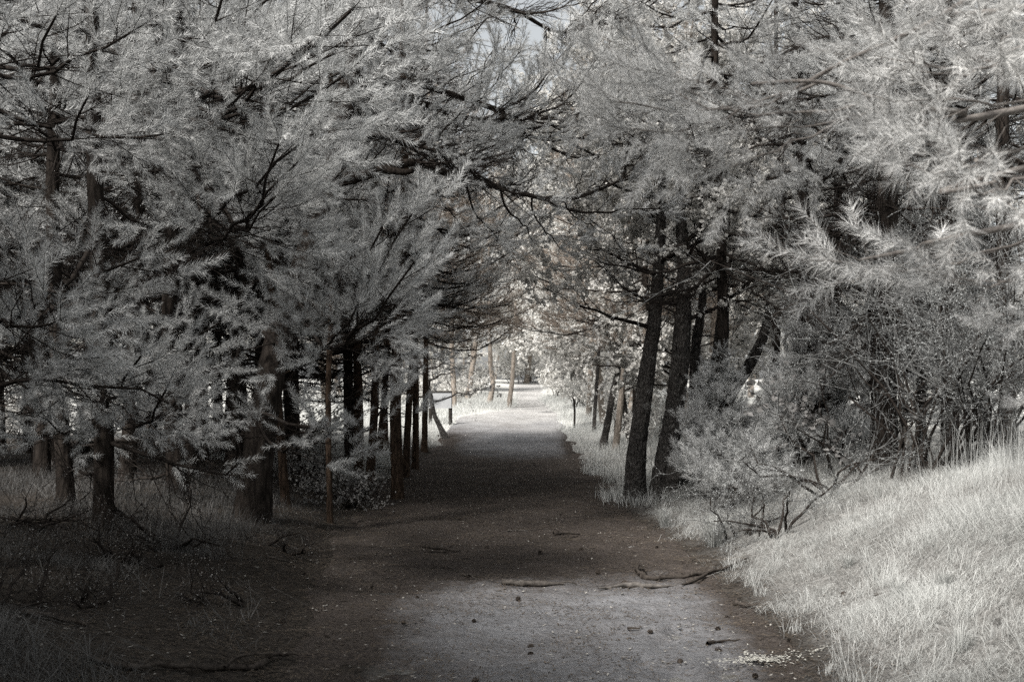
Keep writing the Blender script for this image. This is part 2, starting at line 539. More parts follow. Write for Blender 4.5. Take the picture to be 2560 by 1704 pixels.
def make_bough(seed, L, wood, leafm, n_need=60, nlen=.062, nwid=.0024, dens=1.0, bare=False, sub=True, subgap=1.0, shoot=.22, up=.35, name='bough', wscale=1.0, ang=(30, 58), extra=0):
    g = np.random.default_rng(seed)
    ax = np.linspace(0, 1, 10)[:, None]
    axis = np.array([1., 0, 0]) * L * ax + np.array([0, 0, 1.]) * L * (.10 * np.sin(ax * 3.1) * -1 + .06 * ax ** 3)
    axis[1:] += np.cumsum(g.normal(0, .019 * L, (9, 3)), 0)
    axis = axis * (L / np.linalg.norm(axis[-1]))
    # turn so that the tip lies on +X
    q = Vector(axis[-1]).rotation_difference(Vector((1, 0, 0))).to_matrix()
    axis = axis @ np.array(q).T
    r0 = .006 + .0065 * L
    mw, mn = MB(), MB()
    tubes(mw, axis, (r0 * (1 - .8 * ax[:, 0]) + .003) * wscale, 5)
    tw, tr, s0, s1 = [], [], [], []
    def at(s):
        k = min(s / L * 9, 8.999); i = int(k)
        return axis[i] + (axis[i + 1] - axis[i]) * (k - i), nrm(axis[i + 1] - axis[i])
    def add_shoots(pts, r, ns):
        d = nrm(pts[-1] - pts[-2])
        a, b = perp(d)
        for k in range(ns):
            dd = d.copy() if k == 0 else nrm(d + (a * math.cos(k * 2.1 + seed) + b * math.sin(k * 2.1 + seed)) * g.uniform(.5, .8))
            dd = nrm(dd + np.array([0, 0, up * g.uniform(.3, 1.2)]))
            l = shoot * g.uniform(.7, 1.25) * (1 if k == 0 else .8)
            e = pts[-1] + dd * l
            s0.append(pts[-1] - d * .03); s1.append(e)
            tw.append(np.linspace(pts[-1], e, 4)); tr.append(np.linspace(r, .0012, 4))
    s, side = L * (.14 if bare else .2), 1
    while s < L * .97:
        p, d = at(s)
        a, b = perp(d)
        dead = bare or s < L * .22
        l = (min(.46 * (L - s) + .22, 1.0) * g.uniform(.65, 1.15)) * (.75 if dead and not bare else 1)
        tilt = g.normal(0, .15)
        if dead: tilt = g.normal(-.1, .55)
        dd = nrm(d * g.uniform(.65, 1.1) + a * side * (1 - abs(tilt) * .3) + b * tilt + np.array([0, 0, .1]))
        pts = curve(g, p, dd, l, nrm(d * .8 + np.array([0, 0, up * .7 if not dead else -.15])) * .25, 4, .03 if not dead else .07)
        rr = (.0035 + .004 * l) * wscale
        tw.append(pts); tr.append(np.linspace(rr, rr * .4, 4))
        if not dead: add_shoots(pts, rr * .4, (2 if l > .3 else 1) + extra)
        if sub:
            q_, sd = l * (.22 if dead else .3), 1
            while q_ < l * .95:
                k = q_ / l * 3; i = min(int(k), 2)
                pp = pts[i] + (pts[i + 1] - pts[i]) * (k - i)
                d2 = nrm(pts[i + 1] - pts[i])
                a2, b2 = perp(d2)
                l2 = min(.5 * (l - q_) + .08, .42) * g.uniform(.6, 1.2)
                d3 = nrm(d2 * 1.0 + a2 * sd * g.uniform(.5, 1) + b2 * g.normal(0, .22) + np.array([0, 0, .12 if not dead else -.05]))
                p3 = curve(g, pp, d3, l2, np.array([0, 0, .15 if not dead else -.1]), 4, .05 if not dead else .09)
                tw.append(p3); tr.append(np.linspace(.0028, .0014, 4) * wscale)
                if not dead: add_shoots(p3, .0018, 1)
                elif g.random() < .6:
                    d4 = nrm(d3 + g.normal(0, .7, 3)); p4 = curve(g, p3[1], d4, l2 * .6, np.array([0, 0, -.1]), 4, .09)
                    tw.append(p4); tr.append(np.linspace(.002, .001, 4) * wscale)
                sd = -sd
                q_ += g.uniform(.09, .15) / dens * subgap
        side = -side
        s += g.uniform(.06, .12) / dens
    if not bare:
        add_shoots(axis, .003, 4)
    tubes(mw, np.array(tw), np.array(tr), 3)
    wood_me = mw.mesh(name + '_wood', [wood])
    need_me = None
    if s0:
        needles(mn, g, s0, s1, n_need, nlen, nwid, 0, ang)
        need_me = mn.mesh(name + '_needles', [leafm])
    return dict(L=L, wood=wood_me, need=need_me)

B = {}
def kinds(key, lens, **kw):
    B[key] = [make_bough(1000 + hash_key(key) + k, L, **kw) for k, L in enumerate(lens)]
def hash_key(s):
    return sum(ord(c) * (i + 3) for i, c in enumerate(s)) % 997
kinds('near', [1.0, 1.5, 1.5, 2.0, 2.0, 2.6, 3.0], wood=M['twig'], leafm=M['needle'], n_need=150, nlen=.064, nwid=.0030, dens=.50, subgap=1.45, shoot=.29, up=.35, ang=(36, 54), extra=1)
kinds('close', [.8, 1.0, 1.4], wood=M['twig_pale'], leafm=M['needle_bright'], n_need=92, nlen=.080, nwid=.0026, dens=.75, shoot=.17, up=.05, wscale=.5, ang=(28, 68))
kinds('sapling', [.4, .55, .7], wood=M['twig'], leafm=M['needle'], n_need=85, nlen=.085, nwid=.0036, dens=1.1, shoot=.17, up=.5)
kinds('mid', [1.2, 1.8, 2.4, 3.0], wood=M['twig'], leafm=M['needle'], n_need=84, nlen=.068, nwid=.0050, dens=.58, subgap=1.35, shoot=.28, up=.4, ang=(36, 54), extra=1)
kinds('warm', [1.2, 1.8, 2.4], wood=M['twig'], leafm=M['needle_warm'], n_need=36, nlen=.07, nwid=.006, dens=.65, shoot=.25, up=.4)
kinds('far', [1.4, 2.2], wood=M['twig'], leafm=M['needle'], n_need=26, nlen=.10, nwid=.008, dens=.7, shoot=.26)
kinds('bare', [1.2, 1.8, 2.4], wood=M['twig'], leafm=M['needle'], bare=True, dens=1.15, wscale=1.15)
kinds('bare_far', [1.6], wood=M['twig'], leafm=M['needle'], bare=True, dens=.8, wscale=1.6)

def place_bough(tree, root, tip, kind, g, roll=.25, limit=None):
    """root and tip in world space; the bough becomes a child of tree"""
    root, tip = Vector(root), Vector(tip)
    d = tip - root
    Ld = d.length
    opts = sorted(B[kind], key=lambda b: abs(math.log(Ld / b['L'])) + g.random() * .12)
    b = opts[0]
    x = d.normalized()
    z = Vector((0, 0, 1)) if abs(x.z) < .9 else Vector((0, 1, 0))
    y = z.cross(x).normalized(); z = x.cross(y)
    rot = Matrix((x, y, z)).transposed() @ Matrix.Rotation(g.normal(0, roll), 3, 'X')
    s = Ld / b['L']
    nm = 'dead_branch' if kind.startswith('bare') else 'bough'
    o = obj(nm, b['wood'], tree)
    o.location = root - Vector(tree.location)
    o.rotation_euler = rot.to_euler()
    o.scale = (s, s * g.choice([-1, 1]) if False else s, s)
    if b['need'] is not None:
        obj('needles', b['need'], o, kind='stuff')
    return o

# ------------------------------------------------------------------ trunks
def trunk_mesh(pts, rad, sides, rings, matl, amp=.08, fr=7.0, seed=0, flare=.22, stubs=0):
    """pts relative to the tree base; bark plates pushed in and out"""
    p = catmull(np.hstack([np.asarray(pts, float), np.asarray(rad, float)[:, None]]), rings)
    c, r = p[:, :3], np.maximum(p[:, 3], .006)
    if flare:
        h = np.linalg.norm(c - c[0], axis=1)
        r = r * (1 + flare * np.exp(-h / (.9 * r[0] + .1)))
    mb = MB()
    tan = nrm(np.gradient(c, axis=0))
    a = nrm(np.cross(tan, np.array([0, 1., 0.1]))); b = np.cross(tan, a)
    th = np.arange(sides) / sides * 2 * np.pi
    hh = np.cumsum(np.concatenate([[0], np.linalg.norm(np.diff(c, axis=0), axis=1)]))
    ct, st = np.cos(th)[None], np.sin(th)[None]
    nz = fbm(ct * fr * r[:, None] * 4 + 9, st * fr * r[:, None] * 4 + 9, hh[:, None] * fr * .55, 3, seed + 3)
    rd = vnoise(ct * 14 * r[:, None] * 3 + 5, st * 14 * r[:, None] * 3, hh[:, None] * 5, seed + 8)
    rid = 1 - np.abs(rd - .5) * 2
    rr = r[:, None] * (1 + amp * nz - amp * 1.3 * np.clip(rid - .7, 0, 1) / .3)
    # root swelling is uneven
    rr = rr * (1 + .25 * flare * np.exp(-hh[:, None] / .25) * np.cos(th[None] * 4 + seed))
    v = c[:, None] + rr[..., None] * (ct[..., None] * a[:, None] + st[..., None] * b[:, None])
    i = np.arange(rings * sides).reshape(rings, sides); nx = np.roll(i, -1, 1)
    mb.add(v, np.stack([i[:-1], nx[:-1], nx[1:], i[1:]], -1).reshape(-1, 4), 0, True)
    mb.add(v[-1], np.arange(sides)[None], 0, False)
    g = np.random.default_rng(seed + 50)
    for k in range(stubs):
        q = int(g.uniform(.08, .75) * rings); ph = g.random() * 6.28
        d = math.cos(ph) * a[q] + math.sin(ph) * b[q] + np.array([0, 0, .25])
        e = c[q] + d * (r[q] + g.uniform(.04, .16))
        tubes(mb, np.linspace(c[q] + d * r[q] * .6, e, 3), np.linspace(.013, .007, 3), 5, 0, True, True)
    return mb.mesh('trunk', [matl]), c, r

def along(c, h):
    """point of the trunk's axis at height h above the base"""
    z = c[:, 2]
    k = int(np.clip(np.searchsorted(z, h), 1, len(z) - 1))
    t = (h - z[k - 1]) / max(z[k] - z[k - 1], 1e-6)
    return c[k - 1] + (c[k] - c[k - 1]) * np.clip(t, 0, 1)

def pine(name, base, pts, rad, label, seed, kind='near', crown=(1.2, 7.5), dead=(0.6, 2.6), step=.38, per=4, length=2.2, droop=-.05, sides=16, rings=60, matl=None, cat='tree', group=None, deadlen=1.5, barekind='bare', avoid=None, stubs=8):
    base = np.asarray(base, float)
    t = empty(name, tuple(base), label, cat, group)
    me, c, r = trunk_mesh(pts, rad, sides, rings, matl or M['bark'], seed=seed, stubs=stubs)
    obj('trunk', me, t)
    g = np.random.default_rng(seed)
    top = c[-1, 2]
    h, k = crown[0], 0
    while h < min(crown[1], top - .1):
        u = (h - crown[0]) / max(top - crown[0], .1)
        ll = length * (1 - .75 * u ** 1.6)
        for j in range(per):
            az = j / per * 6.283 + k * 1.1 + g.normal(0, .3)
            hh = h + g.uniform(-.18, .18)
            p = base + along(c, hh)
            l = ll * g.uniform(.65, 1.15)
            d = np.array([math.cos(az), math.sin(az), droop + .30 * u ** 1.2 + g.normal(0, .14)])
            tip = p + nrm(d) * l
            if avoid is not None and avoid(tip): continue
            place_bough(t, p, tip, kind, g)
        h += step * g.uniform(.8, 1.25); k += 1
    h = dead[0]
    while h < dead[1]:
        az = g.random() * 6.283
        p = base + along(c, h)
        tip = p + nrm(np.array([math.cos(az), math.sin(az), g.normal(-.08, .2)])) * deadlen * g.uniform(.6, 1.2)
        if avoid is None or not avoid(tip):
            place_bough(t, p, tip, barekind, g, 1.5)
        h += g.uniform(.17, .36)
    return t, c

# keep the walking tunnel free
def tunnel(tip):
    x, y, z = tip
    return (edge_l(y) - .1 < x < edge_r(y) + .1) and z < 2.2 + .02 * y

def pxpts(lst):
    a = np.array([P(px, py, d) for px, py, d in lst])
    return a

# --- the big leaning pine
bl = G(632, 1300)
D = bl[1]
pp = pxpts([(628, 1312, D), (648, 1120, D), (672, 960, D), (706, 820, D + .1), (768, 640, D + .2), (822, 470, D + .3), (855, 300, D + .4), (885, 110, D + .5), (905, -150, D + .6), (915, -500, D + .7)])
lean, lc = pine('pine_tree', pp[0], pp - pp[0], [.19, .165, .155, .145, .135, .13, .12, .10, .08, .03],
    'big dark pine trunk leaning over the path from its grassy edge', 11, crown=(4.4, 8.4), dead=(2.2, 4.8), step=.55, per=4, length=1.9, sides=28, rings=150, avoid=lambda t: tunnel(t) or t[1] < D - .2, deadlen=1.1, stubs=14)
g = np.random.default_rng(99)

def limb(tree, pts, rad, name='limb', rings=40, nb=0, kind='mid', blen=1.2, nd=0, dlen=.9, start=.2, seed=0, up=.1, matl=None):
    """a long bent limb in world space with boughs along it"""
    g = np.random.default_rng(seed)
    base = np.array(tree.location)
    p = np.asarray(pts, float)
    me, c, r = trunk_mesh(p - p[0], rad, 9, rings, matl or M['bark'], seed=seed, flare=.3, amp=.12)
    o = obj(name, me, tree, tuple(p[0] - base))
    w = c + p[0]
    tan = nrm(np.gradient(w, axis=0))
    for k in range(nb + nd):
        q = int(len(w) * g.uniform(start, .98))
        a, b = perp(tan[q])
        s = g.choice([-1, 1])
        d = nrm(tan[q] * .6 + a * s * g.uniform(.3, 1) + np.array([0, 0, up + g.normal(0, .3)]))
        dead = k >= nb
        l = (dlen if dead else blen) * g.uniform(.6, 1.2)
        place_bough(tree, w[q], w[q] + d * l, ('bare' if dead else kind), g, .8)
    if nb:
        place_bough(tree, w[-1], w[-1] + nrm(tan[-1] + np.array([0, 0, .1])) * blen, kind, g)
    return o

D2 = D + .3
limb(lean, pxpts([(828, 452, D2), (900, 440, D2 + .1), (960, 424, D2 + .3), (1030, 407, D2 + .5), (1090, 424, D2 + .7), (1170, 452, D2 + .9), (1250, 468, D2 + 1.1), (1330, 490, D2 + 1.3), (1410, 500, D2 + 1.5), (1500, 474, D2 + 1.8), (1590, 430, D2 + 2)]),
     [.075, .062, .055, .05, .046, .042, .036, .03, .028, .02, .012], nb=7, nd=12, kind='mid', blen=1.2, start=.3, seed=5, up=.25)
limb(lean, pxpts([(960, 424, D2 + .3), (1010, 430, D2 + .2), (1032, 427, D2 + .15)]), [.045, .035, .03], 'broken_stub', rings=10, seed=6)
limb(lean, pxpts([(862, 345, D2), (950, 338, D2 - .2), (1030, 360, D2 - .3), (1110, 385, D2 - .4), (1180, 420, D2 - .4)]), [.04, .032, .026, .02, .01], nd=14, nb=2, blen=.9, seed=7, kind='mid')
limb(lean, pxpts([(880, 190, D2 + .2), (1000, 235, D2 + 1), (1130, 285, D2 + 1.6), (1250, 312, D2 + 2), (1360, 352, D2 + 2.4)]), [.05, .045, .036, .028, .012], nd=16, nb=6, blen=1.3, seed=8, kind='mid', up=.35)
limb(lean, pxpts([(870, 230, D2 + .2), (990, 200, D2 + 1.4), (1180, 252, D2 + 2.6), (1290, 290, D2 + 3), (1400, 300, D2 + 3.4)]), [.05, .045, .04, .03, .012], nd=14, nb=7, blen=1.3, seed=9, kind='mid', up=.4)
limb(lean, pxpts([(895, 30, D2 + .4), (1010, -30, D2 + 1), (1160, -6, D2 + 1.5), (1290, 28, D2 + 2), (1390, 80, D2 + 2.4), (1480, 60, D2 + 2.6)]), [.05, .045, .04, .03, .02, .01], nd=20, nb=4, blen=1.2, seed=10, kind='mid', up=.2)

def bough_px(tree, root, tip, kind, seed, roll=.5):
    place_bough(tree, P(*root), P(*tip), kind, np.random.default_rng(seed), roll)

# --- the two straight pines of the left edge
b1 = G(238, 1325)
def straight(px0, py0, pxtop, d, r, extra=0):
    b = G(px0, py0)
    h = 9.5 + extra
    x1 = (pxtop - 1280) / FPX * b[1]
    q = np.linspace(0, 1, 7)
    pts = np.stack([(x1 - b[0]) * q * (h / (CAMH + HOR / FPX * b[1])) + .05 * np.sin(q * 9 + d), .1 * np.sin(q * 5 + d), q * h - .05], 1)
    return b, pts, r * (1 - .8 * q) + .01
bb, pts, rad = straight(238, 1322, 246, 1, .080)
pineA, cA = pine('pine_tree', bb, pts, rad, 'straight pine with pale flaking bark above a dark mossy foot', 21, crown=(3.6, 8.5), dead=(.25, 3.9), step=.58, per=4, length=2.0, sides=22, rings=120, avoid=tunnel)
bb, pts, rad = straight(146, 1270, 150, 2, .078)
pineB, cB = pine('pine_tree', bb, pts, rad, 'slim pine just behind the straight pale barked one', 22, crown=(4.1, 8.5), dead=(.6, 4.8), step=.6, per=4, length=2.0, sides=18, rings=100)
bb, pts, rad = straight(442, 1235, 436, 3, .105)
pineC, cC = pine('pine_tree', bb, pts, rad, 'dark pine trunk in the gap before the big leaning one', 23, crown=(3.3, 8.5), dead=(.3, 4.0), step=.6, per=4, length=2.2, sides=18, rings=100, avoid=tunnel)
bb, pts, rad = straight(598, 1222, 604, 4, .095)
pineD, cD = pine('pine_tree', bb, pts, rad, 'brown pine trunk half hidden behind the leaning one', 24, kind='mid', crown=(3.2, 9), dead=(.6, 3.5), step=.45, per=4, length=2.1, avoid=tunnel)
bb, pts, rad = straight(-210, 1420, -230, 5, .12)
pineE, cE = pine('pine_tree', bb, pts, rad, 'pine beyond the picture edge whose boughs reach in over the dry grass', 25, crown=(3.6, 9), dead=(.6, 3.5), step=.6, per=4, length=2.2, avoid=tunnel)

bb, pts, rad = straight(-420, 1500, -440, 6, .12)
bb = np.array([-3.9, 2.2, hz(-3.9, 2.2)])  # added out of view for its shade, copied round the camera below
pineE_src, cE2 = pine('pine_tree', bb, pts, rad, 'dense pine beyond the picture edge over the dry grass', 26, kind='mid', crown=(1.8, 7), dead=(9, 9), step=.40, per=5, length=2.2)

# hand-set boughs of the near pines (root and tip where they hang)
for k, (t, r, tp) in enumerate([
    (pineC, (470, 440, 9.6), (790, 330, 7.6)), (pineC, (500, 470, 9.6), (750, 400, 7.5)), (pineC, (480, 420, 9.4), (700, 350, 7.2)),
    (pineC, (520, 520, 9.4), (690, 490, 7.6)),
    (lean, (720, 720, 10.8), (1052, 500, 8.6)), (lean, (700, 760, 10.6), (1040, 650, 8.6)), (lean, (690, 700, 10.8), (960, 560, 8.4)),
    (lean, (690, 790, 10.6), (905, 690, 8.6)), (lean, (660, 830, 10.6), (890, 770, 8.7)),
    (pineA, (300, 180, 9.6), (885, 20, 7.0)), (pineA, (300, 120, 9.6), (800, 90, 6.9)), (pineA, (310, 230, 9.6), (860, 190, 7.4)),
    (pineA, (300, 250, 9.6), (700, 120, 7.1)), (pineA, (260, 300, 9.6), (640, 200, 7.2)), (pineA, (260, 120, 9.6), (560, -20, 7.0)),
    (pineC, (470, 240, 9.6), (780, 260, 8.0)), (pineC, (470, 180, 9.6), (880, 90, 8.2)),
    (pineA, (255, 560, 9.8), (360, 640, 7.4)),  (pineA, (250, 700, 9.8), (180, 740, 7.2)),
    (pineA, (250, 860, 9.8), (420, 965, 7.8)), (pineA, (250, 820, 9.8), (360, 880, 7.6)),
    (lean, (650, 1060, 10.8), (822, 1085, 9.4)), (lean, (650, 1030, 10.8), (960, 1015, 9.4)), 
     
    
    (pineC, (440, 1000, 11.8), (350, 1060, 9.6)), (pineC, (440, 880, 11.8), (330, 940, 9.4)), (pineB, (146, 900, 11.3), (55, 1010, 9.0)),
    (pineB, (146, 860, 11.3), (280, 960, 9.4)), (pineA, (245, 1000, 9.9), (120, 1050, 8.2)), 
    (pineA, (245, 760, 9.9), (60, 800, 8.0)), (pineA, (245, 780, 9.9), (140, 900, 7.8)), (pineD, (600, 860, 13), (480, 900, 11.2)),
     (pineC, (440, 800, 11.8), (560, 800, 9.6)), (pineE, (-60, 700, 8.0), (150, 800, 6.8)),
    (pineE, (-60, 300, 8.0), (220, 240, 6.6)), (pineE, (-60, 200, 8.0), (330, 80, 6.7)), (pineE, (-60, 120, 8.0), (140, 40, 6.4)),
    (pineE, (-60, 800, 8.0), (90, 960, 7.0)),
]):
    bough_px(t, r, tp, 'near', 300 + k)

# unseen boughs added to the leaning pine overhead, shading path and verge
for k in range(15):
    root = pp[0] + along(lc, 5.6 + .16 * k)
    tip = np.array([g.uniform(-1.4, 1.9), g.uniform(8.2, 11.6), g.uniform(6.2, 8.4)])
    place_bough(lean, root, tip, 'mid', np.random.default_rng(900 + k), .5)

# --- pines of the path's edge, middle distance
def mid_pine(px, py, pxtop, r, label, seed, kind='mid', crown=(3.0, 9.5), dead=(1.6, 3.4), group=None, per=3, length=1.8, step=.5, matl=None, name='pine_tree', extra=0):
    b, pts, rad = straight(px, py, pxtop + 45 * math.sin(seed * 2.3), seed, r, extra)
    return pine(name, b, pts, rad, label, seed, kind=kind, crown=crown, dead=dead, step=step, per=per, length=length, group=group, sides=14, rings=70, avoid=tunnel, matl=matl or M['bark_brown'], deadlen=1.2)
trio, _ = mid_pine(996, 1246, 1006, .085, 'stoutest brown trunk of the three pines at the path edge', 41, 'mid', per=4, length=2.1)
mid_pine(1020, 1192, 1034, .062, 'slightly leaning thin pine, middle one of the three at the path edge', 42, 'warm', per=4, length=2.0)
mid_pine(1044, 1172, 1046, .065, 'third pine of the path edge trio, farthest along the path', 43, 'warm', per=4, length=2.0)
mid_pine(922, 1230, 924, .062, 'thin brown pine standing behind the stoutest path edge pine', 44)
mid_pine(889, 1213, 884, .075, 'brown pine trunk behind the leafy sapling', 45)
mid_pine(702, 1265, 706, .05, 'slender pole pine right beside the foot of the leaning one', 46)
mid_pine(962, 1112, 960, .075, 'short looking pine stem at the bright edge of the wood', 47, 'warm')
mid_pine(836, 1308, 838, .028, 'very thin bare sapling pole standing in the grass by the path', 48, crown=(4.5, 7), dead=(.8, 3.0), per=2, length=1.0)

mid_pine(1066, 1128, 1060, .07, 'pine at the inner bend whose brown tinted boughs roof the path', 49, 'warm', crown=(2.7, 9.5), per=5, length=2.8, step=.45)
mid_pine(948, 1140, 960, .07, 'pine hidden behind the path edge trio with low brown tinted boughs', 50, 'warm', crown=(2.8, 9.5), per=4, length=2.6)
for k, (r, tp) in enumerate([((1000, 330, 12.5), (1190, 210, 12)), ((1000, 300, 12.5), (1100, 130, 12)), ((960, 300, 12), (1040, 170, 11.5)), ((1130, 285, 13.4), (1300, 130, 13.4)), ((1200, 300, 13.6), (1420, 120, 13.8)),
        ((1280, 310, 14), (1530, 100, 14.2)), ((1300, 320, 14), (1600, 180, 14.4)), ((1250, 300, 14), (1380, 180, 13.4)), ((1180, 260, 14), (1240, 110, 14)), ((1360, 350, 14.2), (1560, 290, 14)),
        ((1360, 350, 14.2), (1500, 400, 14)), ((1400, 340, 14.4), (1680, 330, 14.6)), ((1420, 350, 14.4), (1660, 420, 14.6)), ((1250, 330, 13.8), (1400, 420, 13.6)),
        ((1250, 468, 13), (1330, 600, 14), ), ((1330, 490, 13.2), (1400, 620, 14)), ((1170, 452, 12.8), (1240, 590, 13.6)), ((1410, 500, 13.4), (1500, 580, 14)), ((1090, 424, 12.6), (1150, 560, 13.4)),
        ((1410, 500, 13.4), (1540, 430, 13.8)), ((1250, 468, 13), (1350, 400, 13.4)), ((1400, 310, 14), (1500, 220, 14.6)), ((1350, 330, 14), (1460, 300, 14.2)), ((1200, 300, 13.4), (1330, 240, 14)),
        ((1000, 380, 12), (1190, 350, 12)), ((900, 250, 11.6), (1010, 90, 11)), ((890, 150, 11.6), (980, 20, 11)), ((1290, 30, 13.2), (1480, -20, 13.4)), ((880, 420, 11.5), (1010, 300, 11))]):
    bough_px(lean, r, tp, 'mid', 360 + k)

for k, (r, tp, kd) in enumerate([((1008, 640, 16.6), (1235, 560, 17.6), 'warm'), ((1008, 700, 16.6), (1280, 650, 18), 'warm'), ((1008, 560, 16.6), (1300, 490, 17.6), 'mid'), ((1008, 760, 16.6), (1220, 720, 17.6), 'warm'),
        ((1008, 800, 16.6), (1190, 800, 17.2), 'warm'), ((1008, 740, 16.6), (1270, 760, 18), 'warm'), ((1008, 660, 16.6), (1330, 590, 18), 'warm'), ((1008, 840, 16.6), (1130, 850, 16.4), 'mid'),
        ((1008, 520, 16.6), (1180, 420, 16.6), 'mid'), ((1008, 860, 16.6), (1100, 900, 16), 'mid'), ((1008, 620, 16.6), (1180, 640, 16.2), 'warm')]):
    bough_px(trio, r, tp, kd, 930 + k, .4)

# --- deep wood: copies of three slim pines
protos = []
for k in range(3):
    q = np.linspace(0, 1, 6)
    h = 9 + k
    pts = np.stack([.12 * np.sin(q * 4 + k * 2), .12 * np.cos(q * 5 + k), q * h - .05], 1)
    b = np.array([[-7.2, 19, 0], [-9.0, 22, 0], [-5.2, 24, 0]][k], float); b[2] = hz(b[0], b[1])
    t, c = pine('pine_tree', b, pts, .085 * (1 - .8 * q) + .01, 'slim dark pine trunk deep inside the shaded wood', 60 + k, kind='far', crown=(3.3, 9.8), dead=(1.6, 3.4), step=.62, per=3, length=2.0, sides=10, rings=40, group='slim pines deep in the wood', barekind='bare_far', stubs=4)
    protos.append(t)
g = np.random.default_rng(5)
placed = [(-7.2, 19), (-9, 22), (-5.2, 24)]
tries = 0
while len(placed) < 58 and tries < 4000:
    tries += 1
    y = g.uniform(13.5, 24.5)
    x = -2.9 - g.uniform(0, 1) * (.42 * y + 1) - (1.3 if y < 17 else 0)
    if x > edge_l(y) - .7 or min(math.hypot(x - a, y - b) for a, b in placed) < .95: continue
    placed.append((x, y))
    copy_tree(protos[len(placed) % 3], (x, y, hz(x, y)), g.random() * 6.28, g.uniform(.85, 1.15))

# ------------------------------------------------------------------ leafy plants
def branchy(seed, base_pts, spec, wood, leafm, leaf, leaf_n, leaf_level, up=.2, flake=False, jit=.06):
    """spec: per level (children, length, angle, radius). Returns a twig mesh and a leaf mesh"""
    g = np.random.default_rng(seed)
    mw, ml = MB(), MB()
    cur = base_pts
    lp, ld = [], []
    for lev, (n, L, ang, r) in enumerate(spec):
        nxt, tw, tr = [], [], []
        for pts in cur:
            for k in range(n):
                u = g.uniform(.25, 1) if k else 1.0
                q = u * (len(pts) - 1); i = min(int(q), len(pts) - 2)
                p = pts[i] + (pts[i + 1] - pts[i]) * (q - i)
                d = nrm(pts[i + 1] - pts[i])
                dd = nrm(d + g.normal(0, 1, 3) * math.tan(R(ang)) * .6 + np.array([0, 0, up]))
                l = L * g.uniform(.55, 1.2)
                c = curve(g, p, dd, l, g.normal(0, .18, 3), 4, jit)
                nxt.append(c); tw.append(c); tr.append(np.linspace(r, r * .45, 4))
                if lev >= leaf_level:
                    t = g.random(leaf_n)
                    ii = np.minimum((t * 3).astype(int), 2)
                    lp.append(c[ii] + (c[ii + 1] - c[ii]) * (t * 3 - ii)[:, None]); ld.append(np.repeat(dd[None], leaf_n, 0))
        tubes(mw, np.array(tw), np.array(tr), 4 if lev == 0 else 3)
        cur = nxt
    if lp:
        p = np.concatenate(lp); n = len(p)
        d = nrm(np.concatenate(ld) * .5 + g.normal(0, 1, (n, 3)) + np.array([0, 0, -.3 if not flake else .2]))
        s = nrm(np.cross(d, g.normal(0, 1, (n, 3))))
        l = leaf * g.uniform(.6, 1.3, (n, 1)); w = l * (.42 if not flake else .5)
        nn = np.cross(d, s) * l * .12
        v = np.stack([p, p + d * l * .5 + s * w + nn, p + d * l, p + d * l * .5 - s * w + nn], 1).reshape(-1, 3)
        ml.add(v, np.arange(n * 4).reshape(-1, 4))
    return mw.mesh('twigs', [wood]), (ml.mesh('leaves', [leafm]) if lp else None)

# birch-like leafy trees over the path's far half and behind the bank
def leafy_tree(name, base, pts, rad, label, seed, limbs, spec, leaf, leaf_n, matl, leafm, hmin, cat='tree', group=None, sides=16, rings=70, blen=1.15, amp=.12, stubs=4, updir=.25):
    base = np.asarray(base, float)
    t = empty(name, tuple(base), label, cat, group)
    me, c, r = trunk_mesh(pts, rad, sides, rings, matl, amp=amp, seed=seed, stubs=stubs)
    obj('trunk', me, t)
    g = np.random.default_rng(seed)
    starts = []
    for k in range(limbs):
        h = hmin + (c[-1, 2] - hmin) * (k + g.random()) / limbs
        p = along(c, h)
        az = g.random() * 6.283
        d = nrm(np.array([math.cos(az), math.sin(az), updir + g.normal(0, .2)]))
        starts.append(curve(g, p, d, blen * g.uniform(.7, 1.2), np.array([0, 0, .1]), 5, .05))
    mb = MB()
    tubes(mb, np.array(starts), np.linspace(.035, .012, 5)[None].repeat(limbs, 0), 5)
    obj('limbs' if False else 'branchwork', mb.mesh('branchwork', [M['twig']]), t)
    w, l = branchy(seed + 1, starts, spec, M['twig'], leafm, leaf, leaf_n, len(spec) - 1)
    crown = obj('crown', w, t)
    obj('leaves', l, crown, kind='stuff')
    return t

# --- right-hand trunks beside the path
def from_px(lst):
    a = pxpts(lst)
    return a[0], a - a[0]
ba = G(1588, 1252); da = ba[1]
b0, pt = from_px([(1588, 1262, da), (1592, 1130, da), (1608, 1000, da + .1), (1622, 900, da + .1), (1636, 800, da + .2), (1648, 640, da + .3), (1655, 420, da + .5), (1650, 150, da + .8)])
leafy_tree('birch_tree', b0, pt, [.15, .135, .122, .112, .098, .08, .055, .02], 'rough barked upright trunk at the path edge, left of a sloping twin', 71, 12, [(4, .8, 40, .008), (4, .4, 45, .004), (4, .25, 50, .002)], .06, 17, M['bark_rough'], M['leaf'], 2.4, sides=30, rings=170, stubs=6)
db = G(1655, 1245)[1]
b0, pt = from_px([(1648, 1262, db), (1662, 1160, db), (1682, 1050, db), (1698, 930, db), (1706, 820, db), (1712, 700, db + .1), (1700, 520, db + .3), (1690, 300, db + .6)])
twin = leafy_tree('birch_tree', b0, pt, [.165, .15, .135, .13, .12, .10, .07, .02], 'thick rough barked trunk sloping up from a mossy burl', 72, 12, [(4, .9, 40, .008), (4, .45, 45, .004), (4, .25, 50, .002)], .06, 17, M['bark_rough'], M['leaf'], 2.3, sides=32, rings=170, stubs=6)
